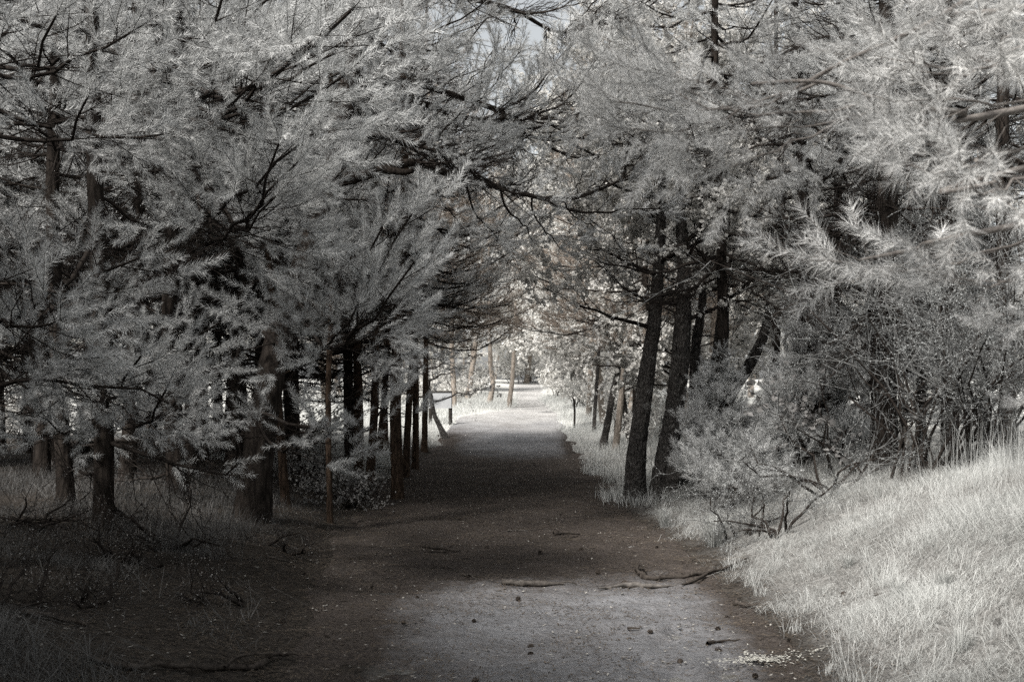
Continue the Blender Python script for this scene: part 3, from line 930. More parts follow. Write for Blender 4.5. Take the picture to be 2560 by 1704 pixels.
# burl / low side stem of that trunk
b1, pt = from_px([(1668, 1262, db - .15), (1688, 1190, db - .2), (1712, 1130, db - .2), (1740, 1118, db - .1), (1755, 1140, db)])
me, c, r = trunk_mesh(pt, [.13, .17, .15, .10, .05], 24, 50, M['bark_rough'], amp=.3, seed=4, flare=.2)
obj('burl', me, twin, tuple(b1 - np.array(twin.location)), label='rounded mossy burl on the foot of the trunk')
dcc = G(1770, 1200)[1] + 1.0
b0, pt = from_px([(1785, 1180, dcc), (1800, 1060, dcc), (1828, 985, dcc), (1880, 900, dcc), (1912, 830, dcc), (1930, 740, dcc + .1), (1945, 640, dcc + .2), (1960, 450, dcc + .4), (1950, 200, dcc + .6)])
leafy_tree('birch_tree', b0, pt, [.11, .10, .095, .09, .08, .07, .06, .04, .015], 'curved trunk bending away from the path in front of the bright gap', 73, 10, [(4, .8, 40, .008), (4, .4, 45, .004), (4, .25, 50, .002)], .06, 16, M['bark_rough'], M['leaf'], 3.0, sides=24, rings=130)
for k, (ls, rs, lab) in enumerate([
    ([(1735, 1090), (1738, 900), (1752, 780), (1770, 600), (1772, 300)], [.09, .08, .07, .05, .02], 'straight mossy trunk rising behind the sloping rough trunk'),
    ([(1790, 1090), (1786, 960), (1796, 860), (1806, 700), (1800, 400)], [.085, .08, .075, .05, .02], 'dark trunk with fine knots, just behind the young pine bush'),
    ([(1808, 1100), (1808, 960), (1814, 860), (1818, 700), (1825, 400)], [.06, .055, .05, .04, .02], 'smooth thin trunk standing against the bright gap'),
    ([(1505, 1128), (1522, 1040), (1536, 960), (1560, 850), (1580, 640)], [.10, .085, .07, .05, .02], 'short dark leaning trunk where the verge meets the path'),
    ([(1575, 1110), (1560, 1010), (1545, 920), (1520, 850), (1480, 790)], [.075, .07, .06, .045, .02], 'brown stem bowing over the path behind the rough trunks'),
    ([(1484, 1070), (1490, 980), (1496, 900), (1500, 760), (1490, 500)], [.06, .055, .05, .04, .02], 'thin mossy stem at the far bend of the verge')]):
    dd = [17.5, 17, 18.5, G(1505, 1124)[1], G(1570, 1112)[1], G(1484, 1080)[1]][k]
    b0, pt = from_px([(px, py, dd) for px, py in ls])
    z = hz(b0[0], b0[1]); pt = pt + np.array([0, 0, 0]); 
    if b0[2] > z: pt[0, 2] -= b0[2] - z + .05
    leafy_tree('birch_tree', b0, pt, rs, lab, 80 + k, 9, [(4, .8, 42, .007), (4, .4, 45, .004), (4, .25, 50, .002)], .07, 14, M['bark_rough'], M['leaf'], 2.0, sides=16, rings=70, group=None)

# --- pale birches that close the view over the path
LB = []
g = np.random.default_rng(17)
for k in range(2):
    b = [np.array([3.4, 33., 0]), np.array([-4.8, 72., 0])][k]
    b[2] = hz(b[0], b[1])
    q = np.linspace(0, 1, 6)
    h = [11, 9][k]
    pts = np.stack([.5 * np.sin(q * 3), .3 * q, q * h - .05], 1)
    LB.append(leafy_tree('birch_tree', b, pts, .11 * (1 - .85 * q) + .01, ['tall pale leaved birch standing sunlit beyond the dark trunks', 'pale birch closing the view at the end of the path'][k], 120 + k, 26, [(4, 1.0, 45, .010), (4, .6, 50, .005), (4, .4, 55, .003)], .095, 34, M['bark_pale'], M['leaf'], 1.6, sides=10, rings=30, blen=1.9, updir=.35))
spots = [(2.5, 27.5, .75), (2.7, 40, .9), (3.6, 23, .8), (-9.5, 58, 1.5), (-12, 50, 1.3), (1.6, 104, 1.8), (3.6, 44, 1.05), (4.9, 50, 1.2), (3.9, 57, 1.5), (4.4, 68, 1.6), (-7, 70, 1.5), (3.4, 80, 1.5), (1.2, 96, 1.8), (5.6, 90, 1.6), (-3.4, 92, 1.7), (4.6, 27.5, .8), (2.9, 36, .95), (10.4, 36, 1.1), (14, 42, 1.2), (12.5, 30, 1.0), (13, 62, 1.4), (20, 75, 1.5), (9, 26, .8), (-10, 66, 1.4), (-16, 74, 1.5), (8, 90, 1.6)]
names = ['beside the far path', 'behind the leaning stems', 'over the bright gap', 'deep behind the bank', 'in the sunlit clearing']
for k, (x, y, s) in enumerate(spots):
    copy_tree(LB[0 if y < 55 else 1], (x, y, hz(x, y)), g.random() * 6.28, s, 'sunlit pale leaved birch in the bright background ' + ('closing the end of the path' if abs(x - 1) < 6 and y > 50 else 'beyond the field on the grass' if y > 50 else 'behind the shaded trunks'), 'pale birches in the sunlit background')

# far tree line all round the field
far_t = [(x, y) for x, y in zip(np.linspace(-75, 75, 40), 125 + 18 * np.sin(np.linspace(0, 19, 40)))]
for k, (x, y) in enumerate(far_t):
    copy_tree(LB[k % 2], (x, y, hz(x, y)), k * 1.3, 1.25, 'distant pale tree of the wood edge across the field', 'distant trees across the field')

# pale pines standing in the clearing
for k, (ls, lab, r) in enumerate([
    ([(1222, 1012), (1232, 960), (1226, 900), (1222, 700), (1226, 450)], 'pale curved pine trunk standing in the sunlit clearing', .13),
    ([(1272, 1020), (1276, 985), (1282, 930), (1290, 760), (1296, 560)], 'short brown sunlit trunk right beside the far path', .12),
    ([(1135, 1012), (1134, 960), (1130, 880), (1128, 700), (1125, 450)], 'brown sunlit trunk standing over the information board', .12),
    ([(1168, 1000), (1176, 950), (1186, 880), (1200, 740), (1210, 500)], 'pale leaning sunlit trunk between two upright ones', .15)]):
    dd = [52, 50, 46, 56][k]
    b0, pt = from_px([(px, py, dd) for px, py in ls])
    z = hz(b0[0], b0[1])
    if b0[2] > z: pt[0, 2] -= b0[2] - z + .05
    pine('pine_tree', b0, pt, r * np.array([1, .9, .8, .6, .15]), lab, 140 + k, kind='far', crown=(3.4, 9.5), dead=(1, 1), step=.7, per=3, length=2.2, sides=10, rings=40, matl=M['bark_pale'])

# bright bushes round the clearing
BU = []
for k in range(2):
    g = np.random.default_rng(210 + k)
    st = [curve(g, np.array([g.normal(0, .15), g.normal(0, .15), 0]), nrm(np.array([g.normal(0, .6), g.normal(0, .6), 1])), 1.0 * g.uniform(.7, 1.2), np.zeros(3), 4, .05) for _ in range(9)]
    w, l = branchy(211 + k, st, [(4, .5, 50, .006), (4, .3, 55, .003)], M['twig'], M['leaf'], .09, 8, 0)
    mb = MB(); tubes(mb, np.array(st), np.linspace(.014, .006, 4)[None].repeat(9, 0), 4)
    b = [(-2.9, 50), (3.3, 40)][k]
    t = empty('leafy_bush', (b[0], b[1], hz(*b)), 'pale leafy bush glowing in the sunlit clearing', 'bush', 'pale bushes in the clearing')
    obj('stems' if False else 'stemwork', mb.mesh('stemwork', [M['twig']]), t)
    o = obj('twigwork', w, t); obj('leaves', l, o, kind='stuff')
    BU.append(t)
g = np.random.default_rng(31)
for x, y, s in [(-3.6, 54, 1.2), (-4.2, 49, 1.0), (-2.2, 62, 1.0), (-2.4, 56, .9), (-5.4, 58, 1.3), (2.7, 46, 1.1), (3.2, 52, 1.4), (2.6, 62, 1.4), (3.4, 37, 1.1), (3.0, 32, .8), (4.0, 30, 1.1), (3.1, 70, 1.6), (-2.6, 76, 1.3), (3.0, 27, .7), (1.4, 98, 2.4), (2.6, 102, 2.4), (.2, 96, 2.2), (3.8, 94, 2.2), (-2.4, 68, 1.6), (4.6, 42, 1.4), (11.6, 44, 1.6), (13, 38, 1.5), (-6.6, 52, 1.2), (-4.4, 25, .7), (-5.8, 26, .9), (-7.4, 26.5, .8), (-8.8, 27, 1.0), (-10.4, 27, .9), (-12, 28, 1.0), (-6.6, 28.5, .9), (-9.6, 29.5, 1.1), (-13.4, 30, 1.1), (-11.2, 31, 1.1)]:
    lab = ('pale bush at the far rim of the shaded pine wood' if x < -4 and y < 40 else 'tall pale bush closing the far end of the path' if y > 76 else 'pale bush beside the sunlit far path, ' + ('field side' if x < 0 else 'trunk side') if y > 48 else
           'pale bush in the open field seen through the bright gap' if x > 8 else 'pale bush on the grassy side of the notice board' if x < 0 else 'pale bush on the verge just past the rough barked trunks')
    copy_tree(BU[int(g.integers(2))], (x, y, hz(x, y)), g.random() * 6.28, s, lab)

# ------------------------------------------------------------------ right side: pines behind the bank
def tr_pine(px, pxtop, d, r, label, seed, **kw):
    x = (px - 1280) / FPX * d
    b = np.array([x, d, hz(x, d)])
    h = kw.pop('h', 9.5)
    q = np.linspace(0, 1, 7)
    x1 = (pxtop - 1280) / FPX * d - x
    pts = np.stack([x1 * q + .06 * np.sin(q * 8 + seed), .1 * np.sin(q * 6 + seed), q * h - .05], 1)
    a = dict(kind='near', crown=(4.0, 9), dead=(1.0, 4.6), step=.42, per=4, length=1.9, sides=18, rings=90, avoid=tunnel, deadlen=1.4)
    a.update(kw)
    return pine('pine_tree', b, pts, r * (1 - .8 * q) + .01, label, seed, **a)
darkpine, _ = tr_pine(2215, 2205, 12.5, .14, 'thick dark pine trunk standing behind the lichen covered bush', 161, dead=(1.0, 5.2))
tr_pine(2010, 1985, 14.5, .09, 'pine with a fan of black dead twigs above the bright gap', 162, dead=(1.6, 5.0), deadlen=1.9)
fanpine, _ = tr_pine(1800, 1795, 14.8, .075, 'pine whose dead twigs hang over the rough barked trunks', 163, kind='mid', dead=(2.8, 5.2), crown=(4.6, 9.5), deadlen=1.7)
tr_pine(2370, 2380, 13.5, .10, 'dark slim pine at the back of the lichen bush', 164, dead=(1, 4.5), crown=(3.6, 9))
tr_pine(2520, 2500, 12.0, .08, 'slim pine above the tall pale grass stalks', 165, dead=(1.2, 4.0), crown=(3.4, 9))
tr_pine(2095, 2090, 17.0, .07, 'thin pine pole in the shade beside the curved trunk', 166, kind='mid', crown=(3.6, 9))
tr_pine(1940, 1950, 21, .09, 'pine further back behind the curved trunk', 167, kind='mid', crown=(4.2, 10), dead=(2.6, 4.4))
tr_pine(2160, 2200, 18.5, .07, 'leaning pole pine in the shade behind the broad leaved bush', 168, kind='mid', crown=(3.0, 9.5))
tr_pine(2460, 2470, 18, .09, 'slim pine farthest into the shade behind the bank', 169, kind='mid', crown=(2.0, 9.5), dead=(.8, 2.5))
tr_pine(2300, 2290, 21, .09, 'slim pine in the deep shade behind the thick dark trunk', 170, kind='mid', crown=(1.6, 9.5), dead=(.8, 2.5))
tr_pine(2620, 2640, 15, .10, 'pine at the edge of the picture over the bank', 171, kind='mid', crown=(1.6, 9.5), dead=(.8, 2.5))

for k, (t, r, tp, kd) in enumerate([(fanpine, (1798, 640, 14.8), (1500, 655, 13.6), 'bare'), (fanpine, (1798, 660, 14.8), (1560, 735, 13.6), 'bare'), (fanpine, (1798, 650, 14.8), (1680, 760, 13.6), 'bare'),
        (fanpine, (1798, 620, 14.8), (1990, 680, 13.8), 'bare'), (fanpine, (1798, 660, 14.8), (1960, 780, 13.8), 'bare'), 
        (darkpine, (2212, 520, 12.5), (1830, 490, 11.4), 'bare'), (darkpine, (2212, 540, 12.5), (1880, 580, 11.4), 'bare'), (darkpine, (2212, 560, 12.5), (2040, 640, 11.2), 'bare'),
        (darkpine, (2212, 500, 12.5), (2380, 520, 11.2), 'bare'), (darkpine, (2212, 640, 12.5), (2000, 730, 11.4), 'bare'), (darkpine, (2212, 700, 12.5), (2080, 830, 11.4), 'bare'),
        (darkpine, (2212, 740, 12.5), (1930, 790, 11.6), 'bare'), (darkpine, (2212, 600, 12.5), (2420, 660, 11.4), 'bare')]):
    bough_px(t, r, tp, kd, 860 + k, 1.2)
for k, (x, y, lab) in enumerate([(2.6, 22.5, 'pine on the far verge whose brown tinted boughs meet over the path'), (3.0, 28, 'pine past the rough trunks with brown tinted boughs')]):
    tr_pine(1280 + x / y * FPX, 1280 + x / y * FPX, y, .08, lab, 175 + k, kind='warm', crown=(2.9, 9.5), dead=(1.4, 3), length=2.6, per=4)
# unseen trees added round the camera to shade the near floor
for k, (x, y) in enumerate([(-5.3, 5.4), (-6.9, 5.0), (-4.6, 3.6), (-4.4, -1.2), (-2.4, -3.2), (-6.4, 1.0), (-.4, -5.6), (-7.4, 6.6), (-7.2, -3.5), (-3.3, .1), (-3.5, -1.7), (-5.0, .8), (-9.2, 3.2), (-9.6, 9.4), (-5.6, -5.5), (1.5, -7.5), (4.2, -6.5), (6.8, -4.2), (-3, -9), (.6, -11), (3.4, -11), (-6.5, -9.5), (7.5, -9), (-9, -6.5)]):
    copy_tree(pineE_src, (x, y, hz(x, y)), k * 1.7, 1.1 if abs(y) < 2 and x > -3.7 else .84, 'pine behind the viewpoint that shades the near floor', 'pines around the viewpoint')

# the near pine whose pale boughs hang into the view
xb, yb = 4.6, 4.3
nb_ = np.array([xb, yb, hz(xb, yb)])
q = np.linspace(0, 1, 6)
near, nc = pine('pine_tree', nb_, np.stack([.1 * q, .1 * np.sin(q * 4), q * 8 - .05], 1), .15 * (1 - .8 * q) + .01, 'pine standing out of view on the bank, its pale boughs hanging in close', 181, kind='near', crown=(3.4, 7.6), dead=(9, 9), step=.6, per=3, length=1.5, avoid=lambda t: t[0] < 3.3, sides=16, rings=60)
limb(near, np.vstack([nb_ + [0, 0, 2.3], pxpts([(2560, 20, 3.6), (2450, -10, 3.4), (2300, 70, 3.3), (2120, 150, 3.3), (2000, 215, 3.3)])]), [.03, .012, .010, .008, .007, .004], seed=13, matl=M['twig_pale'])
limb(near, np.vstack([nb_ + [0, 0, 2.0], pxpts([(2620, 260, 3.5), (2400, 280, 3.2), (2200, 250, 3.2), (2050, 205, 3.2), (1880, 210, 3.3)])]), [.03, .012, .010, .008, .006, .004], seed=14, matl=M['twig_pale'])
limb(near, np.vstack([nb_ + [0, 0, 1.9], pxpts([(2560, 420, 3.0), (2500, 450, 2.9), (2440, 400, 2.8)])]), [.02, .009, .006, .004], seed=15, matl=M['twig_pale'])
limb(near, np.vstack([nb_ + [0, 0, 1.5], pxpts([(2560, 560, 3.6), (2300, 620, 3.7), (2150, 650, 3.7)])]), [.03, .012, .009, .005], seed=16, matl=M['twig_pale'])
for k, (r, tp) in enumerate([
    ((2050, 205, 3.25), (1535, 255, 3.4)), ((2000, 215, 3.3), (1560, 320, 3.3)), ((2100, 300, 3.2), (1745, 420, 3.2)), ((2150, 260, 3.2), (1620, 190, 3.5)),
    ((2250, 250, 3.2), (1850, 330, 3.1)), ((2250, 90, 3.4), (2060, 130, 3.4)),
    ((2600, 60, 3.6), (2290, 160, 3.2)), ((2600, 120, 3.5), (2380, 100, 3.2)), ((2620, 200, 3.4), (2330, 250, 3.0)),
    ((2620, 330, 3.2), (2240, 400, 2.9)), ((2640, 400, 3.0), (2400, 440, 2.6)),
    ((2640, 560, 3.6), (2080, 650, 3.9)), ((2640, 620, 3.3), (2370, 690, 3.0)),
    ((2700, 740, 3.8), (2480, 810, 3.8)), ((2720, 980, 3.8), (2540, 1010, 3.9)), ((2660, 0, 3.4), (2450, 60, 3.0))]):
    bough_px(near, r, tp, 'close', 700 + k, .5)

# ------------------------------------------------------------------ bushes behind the bank
def twig_bush(name, base, label, seed, n, L, spread, spec, flake, fn, leafm=None, cat='bush', lift=1.0, woodm=None, leaf_level=1, flakeshape=True):
    g = np.random.default_rng(seed)
    st = []
    for _ in range(n):
        d = nrm(np.array([g.normal(0, spread), g.normal(0, spread), lift]))
        st.append(curve(g, np.array([g.normal(0, .12), g.normal(0, .12), -.03]), d, L * g.uniform(.6, 1.2), np.array([g.normal(0, .2), g.normal(0, .2), -.12]), 6, .06))
    t = empty(name, tuple(base), label, cat)
    for s_ in st:
        mb = MB(); tubes(mb, s_, np.linspace(.017, .006, 6), 5)
        obj('stem', mb.mesh('stem', [woodm or M['twig']]), t)
    w, l = branchy(seed + 1, st, spec, woodm or (M['twig_lichen'] if flakeshape else M['twig']), leafm or M['lichen'], flake, fn, leaf_level, .05, flakeshape, .09)
    o = obj('twigwork', w, t)
    obj('flakes' if flakeshape else 'leaves', l, o, kind='stuff')
    return t
def at_px(px, d):
    x = (px - 1280) / FPX * d
    return np.array([x, d, hz(x, d)])
twig_bush('lichen_bush', at_px(2290, 11.2), 'tall tangled bush with lichen covered twigs behind the pale grass', 401, 16, 2.3, .45, [(6, .9, 40, .006), (5, .5, 50, .0035), (4, .28, 55, .0028)], .009, 16)
twig_bush('lichen_bush', at_px(2450, 10.8), 'tangled lichen bush rising behind the tallest grass stalks', 402, 13, 1.7, .5, [(6, .8, 40, .006), (5, .45, 50, .0035), (4, .25, 55, .0028)], .009, 14)
twig_bush('lichen_bush', at_px(2090, 11.5), 'low bush of dark twigs arching over the grass slope', 403, 10, 1.15, .8, [(5, .5, 40, .005), (5, .3, 50, .003), (3, .16, 55, .002)], .008, 6, lift=.6)
twig_bush('lichen_bush', at_px(1850, 11.4), 'small dark thorny bush on a single thin stem by the path bank', 404, 6, .6, .8, [(5, .36, 45, .004), (4, .22, 50, .0025), (3, .13, 55, .0014)], .008, 3, lift=.9)
twig_bush('lichen_bush', at_px(1960, 10.9), 'spreading twiggy bush sprinkled with lichen above the bank', 405, 6, .6, .9, [(5, .4, 45, .004), (5, .24, 50, .0025), (3, .14, 55, .002)], .008, 6, lift=.6)
twig_bush('broadleaf_bush', at_px(2130, 12.8), 'bush of broad heart shaped leaves in front of the shaded poles', 406, 7, 1.1, .5, [(4, .5, 45, .005), (3, .25, 50, .003)], .075, 6, M['leaf_mid'], flakeshape=False)
twig_bush('broadleaf_bush', at_px(855, 15.2), 'low bush of small pale leaves at the edge of the shaded path', 407, 10, .5, .8, [(5, .3, 45, .004), (4, .22, 50, .002)], .04, 8, M['leaf_mid'], flakeshape=False)
twig_bush('broadleaf_bush', at_px(780, 17), 'loose leafy sapling bush behind the leaning pine', 408, 9, .7, .6, [(5, .4, 45, .004), (4, .25, 50, .002)], .05, 7, M['leaf_mid'], flakeshape=False)

for k, (px, d, L_, n_, lab) in enumerate([(60, 9.6, .55, 9, 'low dead scrub at the picture edge under the shaded pines'), (330, 8.6, .45, 8, 'low bare scrub on the dark bank before the straight pine'), (420, 9.6, .55, 8, 'tangle of thin dead stems between the straight pine and the leaning one'),
        (200, 7.2, .32, 7, 'knee high bare scrub in the middle of the dark litter'), (560, 7.8, .30, 6, 'small bare scrub halfway down the shaded slope'), (20, 6.6, .35, 7, 'thin dead scrub where the dark floor meets the corner'), (700, 10.6, .35, 7, 'small scrub on the edge of the shaded slope before the leaning pine')]):
    twig_bush('scrub', at_px(px, d), lab, 440 + k, n_, L_, .9, [(5, .34 * L_ / .5, 45, .003), (4, .22 * L_ / .5, 50, .002)], .011, 2, M['leaf_mid'], lift=.55, flakeshape=False)
# young pines
def young_pine(base, h, label, seed, per=7, length=.6, kind='sapling', step=.15):
    b = np.asarray(base, float)
    q = np.linspace(0, 1, 5)
    return pine('young_pine', b, np.stack([.05 * np.sin(q * 3), .03 * q, q * h - .03], 1), .025 * (1 - .8 * q) + .004, label, seed, kind=kind, crown=(.15, h), dead=(9, 9), step=step, per=per, length=length, droop=.5, sides=8, rings=20, stubs=0)
young_pine(at_px(1795, 14.4), 1.75, 'bushy young pine leaning on the foot of the rough trunks', 421, length=.45)
young_pine(at_px(1830, 12.8), .7, 'low young pine beside the thorny bush', 423, length=.4)
young_pine(at_px(2030, 14.0), 1.9, 'dark young pine in the shade under the curved trunk', 424, length=.6)
young_pine(at_px(2000, 16.5), 1.5, 'dim young pine beside the bright gap', 425, length=.5)

# ------------------------------------------------------------------ posts and the board
bp_ = G(1126, 1062)
def box(mb, c, s, mi=0):
    c, s = np.asarray(c, float), np.asarray(s, float) / 2
    v = np.array([[x, y, z] for z in (-1, 1) for y in (-1, 1) for x in (-1, 1)]) * s + c
    mb.add(v, [[0, 2, 3, 1], [4, 5, 7, 6], [0, 1, 5, 4], [2, 6, 7, 3], [0, 4, 6, 2], [1, 3, 7, 5]], mi)
dbd = bp_[1]
wpx = FPX / dbd
t = empty('information_board', tuple(bp_), 'grey notice board on two dark posts at the clearing edge', 'sign')
pw = .10
for xo in (-50 / wpx, 0):
    mb = MB(); tubes(mb, np.array([[0, 0, -.1], [0, 0, .4], [0, 0, 85 / wpx]]), np.array([pw * .62] * 3), 8, 0, False, True)
    obj('post', mb.mesh('post', [M['post']]), t, (xo, 0, 0))
mb = MB(); box(mb, (-25 / wpx, -.06, 62 / wpx), (56 / wpx, .05, 40 / wpx))
obj('panel', mb.mesh('panel', [M['panel']]), t)
mb = MB(); box(mb, (-25 / wpx, -.06, 83 / wpx), (60 / wpx, .09, 3.0 / wpx))
obj('top_rail', mb.mesh('top_rail', [M['post']]), t)
pp_ = G(1436, 1070)
mb = MB(); tubes(mb, np.array([[0, 0, -.1], [.01, 0, .5], [-.02, 0, .9], [-.06, 0, 78 / (FPX / pp_[1])]]), np.array([.035, .033, .03, .025]), 7, 0, False, True)
o = obj('marker_post', mb.mesh('marker_post', [M['post']]), None, tuple(pp_)); tag(o, 'thin dark pole standing upright in the verge by the far path', 'post')
# small slanting stem at the path's far bend
b0 = G(1112, 1096); d0 = b0[1]
bs, pt = from_px([(1116, 1100, d0), (1098, 1062, d0), (1084, 1030, d0), (1076, 985, d0), (1060, 930, d0), (1030, 860, d0)])
leafy_tree('birch_tree', bs, pt, [.10, .075, .07, .06, .05, .02], 'short stem slanting away from the path at its far bend', 190, 9, [(4, .9, 45, .008), (4, .5, 50, .004), (2, .3, 50, .003)], .08, 4, M['bark_rough'], M['leaf_mid'], 1.0, sides=14, rings=50)

# ------------------------------------------------------------------ grass
def blades(mb, x, y, h, w, lean, mi=0, az=None, droop=.5):
    n = len(x)
    z = H(x, y) - .01
    az = rng.random(n) * 6.283 if az is None else az
    d = np.stack([np.cos(az), np.sin(az), np.zeros(n)], 1)
    a2 = rng.random(n) * 6.283
    s = np.stack([np.cos(a2), np.sin(a2), np.zeros(n)], 1) * (w / 2)[:, None]
    p = np.stack([x, y, z], 1)
    upv = np.array([0, 0, 1.])
    m1 = p + upv * (h * .55)[:, None] + d * (h * lean * .35)[:, None]
    m2 = p + upv * (h * (1 - droop * lean * .6))[:, None] + d * (h * lean)[:, None]
    v = np.stack([p - s, p + s, m1 - s * .7, m1 + s * .7, m2], 1).reshape(-1, 3)
    i = np.arange(n)[:, None] * 5
    mb.add(v, i + np.array([[0, 1, 3, 2]]), mi)
    mb.add(v[:0], np.zeros((0, 3), int), mi)
    mb.f.append((i + np.array([[2, 3, 4]]) + mb.n - len(v), mi, False))

def scatter(n, x0, x1, y0, y1, dens):
    x = rng.uniform(x0, x1, n); y = y0 + (y1 - y0) * rng.random(n) ** 1.5
    k = rng.random(n) < dens(x, y)
    return x[k], y[k]
# right bank, pale
mb = MB()
def d_right(x, y):
    e = x - edge_r(y) - .65 * fbm(x * 1.6, y * 1.6, 0, 4, 5) + .02
    d = sm(e / .8) * (.30 + .70 * sm(fbm(x * 1.7, y * 1.7, 2, 3, 41) * 1.9 + .5))
    return d * (1 - .7 * sm((y - 13) / 3) * sm((x - 3.2) / 1))
x, y = scatter(400000, 1.2, 7.5, 4.6, 17, d_right)
k = fbm(x * 1.6, y * 1.6, 5, 3, 43)
up_ = sm((x - edge_r(y) - .8) / 1.6)
h = (.04 + .09 * rng.random(len(x)) + .22 * np.clip(k + .05, 0, 1) + .16 * sm(fbm(x * 2.6, y * 2.6, 3, 2, 44) * 2 - .6)) * (.7 + .9 * up_)
az = fbm(x * .8, y * .8, 9, 2, 61) * 6 + rng.normal(0, 1.1, len(x)) + 3.6
pick = rng.random(len(x)) < .40 + .6 * sm(fbm(x * 1.2, y * 1.2, 11, 3, 63) * 1.8 + .55)
lean_ = rng.uniform(.3, 1.6, len(x)) * (1.5 - .7 * up_)
wd = rng.uniform(.0012, .0032, len(x))
mb2 = MB()
# leaning clumps: blades that share a root
cx = rng.uniform(1.7, 7, 420); cy = 4.8 + 9.5 * rng.random(420) ** 1.3
kk = cx > edge_r(cy) + .1; cx, cy = cx[kk], cy[kk]
nb_t = 46
tx_ = np.repeat(cx, nb_t) + rng.normal(0, .035, len(cx) * nb_t); ty_ = np.repeat(cy, nb_t) + rng.normal(0, .035, len(cx) * nb_t)
sz = np.repeat(rng.uniform(.10, .34, len(cx)), nb_t)
blades(mb, tx_, ty_, sz * rng.uniform(.5, 1.1, len(tx_)), rng.uniform(.0014, .003, len(tx_)), rng.uniform(.15, 1.2, len(tx_)), 0, np.repeat(rng.random(len(cx)) * 6.28, nb_t) + rng.normal(0, 1.3, len(tx_)), .9)
blades(mb, x[pick], y[pick], h[pick], wd[pick], lean_[pick], 0, az[pick], .8)
blades(mb2, x[~pick], y[~pick], h[~pick], wd[~pick], lean_[~pick], 0, az[~pick], .8)
# tall stalks along the crest
x, y = scatter(8000, 2.6, 7, 8.2, 13, lambda x, y: sm((x - edge_r(y) - 1.6) / 1.5) * .7)
blades(mb, x, y, rng.uniform(.25, .68, len(x)), rng.uniform(.002, .0035, len(x)), rng.uniform(.0, .35, len(x)))
obj('grass', mb.mesh('grass', [M['grass']]), kind='stuff')
# withered flattened blades on the right slope
obj('dead_grass', mb2.mesh('dead_grass', [M['grass_straw']]), kind='stuff')
mb = MB()
x, y = scatter(52000, 1.2, 6.5, 4.6, 15, lambda x, y: sm((x - edge_r(y) + .15) / .5))
blades(mb, x, y, rng.uniform(.02, .06, len(x)), rng.uniform(.003, .006, len(x)), rng.uniform(1.5, 4.5, len(x)), 0, None, .1)
# left floor: withered sparse grass
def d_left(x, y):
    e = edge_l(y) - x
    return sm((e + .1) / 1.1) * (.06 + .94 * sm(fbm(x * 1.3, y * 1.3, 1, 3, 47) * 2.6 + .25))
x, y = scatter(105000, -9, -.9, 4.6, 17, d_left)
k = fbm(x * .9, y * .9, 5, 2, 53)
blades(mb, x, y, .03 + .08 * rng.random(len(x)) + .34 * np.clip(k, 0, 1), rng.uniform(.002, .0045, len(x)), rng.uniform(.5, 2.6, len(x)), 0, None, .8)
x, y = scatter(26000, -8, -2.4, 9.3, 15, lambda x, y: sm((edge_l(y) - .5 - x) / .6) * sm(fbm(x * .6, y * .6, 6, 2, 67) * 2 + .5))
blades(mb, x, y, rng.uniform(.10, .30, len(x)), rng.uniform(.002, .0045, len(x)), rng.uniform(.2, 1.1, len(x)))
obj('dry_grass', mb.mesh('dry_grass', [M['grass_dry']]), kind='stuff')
# verges and clearing
mb = MB()
def d_far(x, y):
    e = np.maximum(edge_l(y) - x, x - edge_r(y)) + .55 * fbm(x * .9, y * .6, 4, 3, 71) + .05
    return sm((e + .05) / .35) * (.3 + .7 * sm(fbm(x * .5, y * .5, 3, 2, 57) * 1.5 + .6)) * np.where(x < 0, sm((y - 17) / 5), 1)
x = rng.normal(0, 1, 120000); y = 15 + 50 * rng.random(120000) ** 1.2
x = np.where(x > 0, edge_r(y) - .5 + np.abs(x) * (1.2 + y * .06), edge_l(y) + .5 - np.abs(x) * (1.2 + y * .06))
k = rng.random(len(x)) < d_far(x, y); x, y = x[k], y[k]
blades(mb, x, y, rng.uniform(.05, .27, len(x)) * (1 + y * .008), .004 + y * .00022 * rng.uniform(.6, 1.3, len(x)), rng.uniform(.1, .9, len(x)))
obj('verge_grass', mb.mesh('verge_grass', [M['grass']]), kind='stuff')

# single soft tufts
TU = None
def tuft_mesh(seed, n, h):
    g = np.random.default_rng(seed)
    mb = MB()
    az = g.random(n) * 6.283; ln = g.uniform(.1, 1.0, n) ** 1.2
    hh = h * g.uniform(.6, 1.1, n)
    d = np.stack([np.cos(az), np.sin(az), np.zeros(n)], 1)
    p = d * (g.random(n) * .05)[:, None] + np.array([0, 0, -.015])
    s = np.stack([-np.sin(az), np.cos(az), np.zeros(n)], 1) * .0022
    m1 = p + d * (hh * ln * .4)[:, None] + np.array([0, 0, 1]) * (hh * .6)[:, None]
    m2 = p + d * (hh * ln)[:, None] + np.array([0, 0, 1]) * (hh * (1 - .4 * ln))[:, None]
    v = np.stack([p - s, p + s, m1 - s * .7, m1 + s * .7, m2], 1).reshape(-1, 3)
    i = np.arange(n)[:, None] * 5
    mb.add(v, i + np.array([[0, 1, 3, 2]])); mb.f.append((i + np.array([[2, 3, 4]]), 0, False))
    return mb.mesh('grass_tuft', [M['grass']])
tm = [tuft_mesh(1, 260, .34), tuft_mesh(2, 130, .22)]
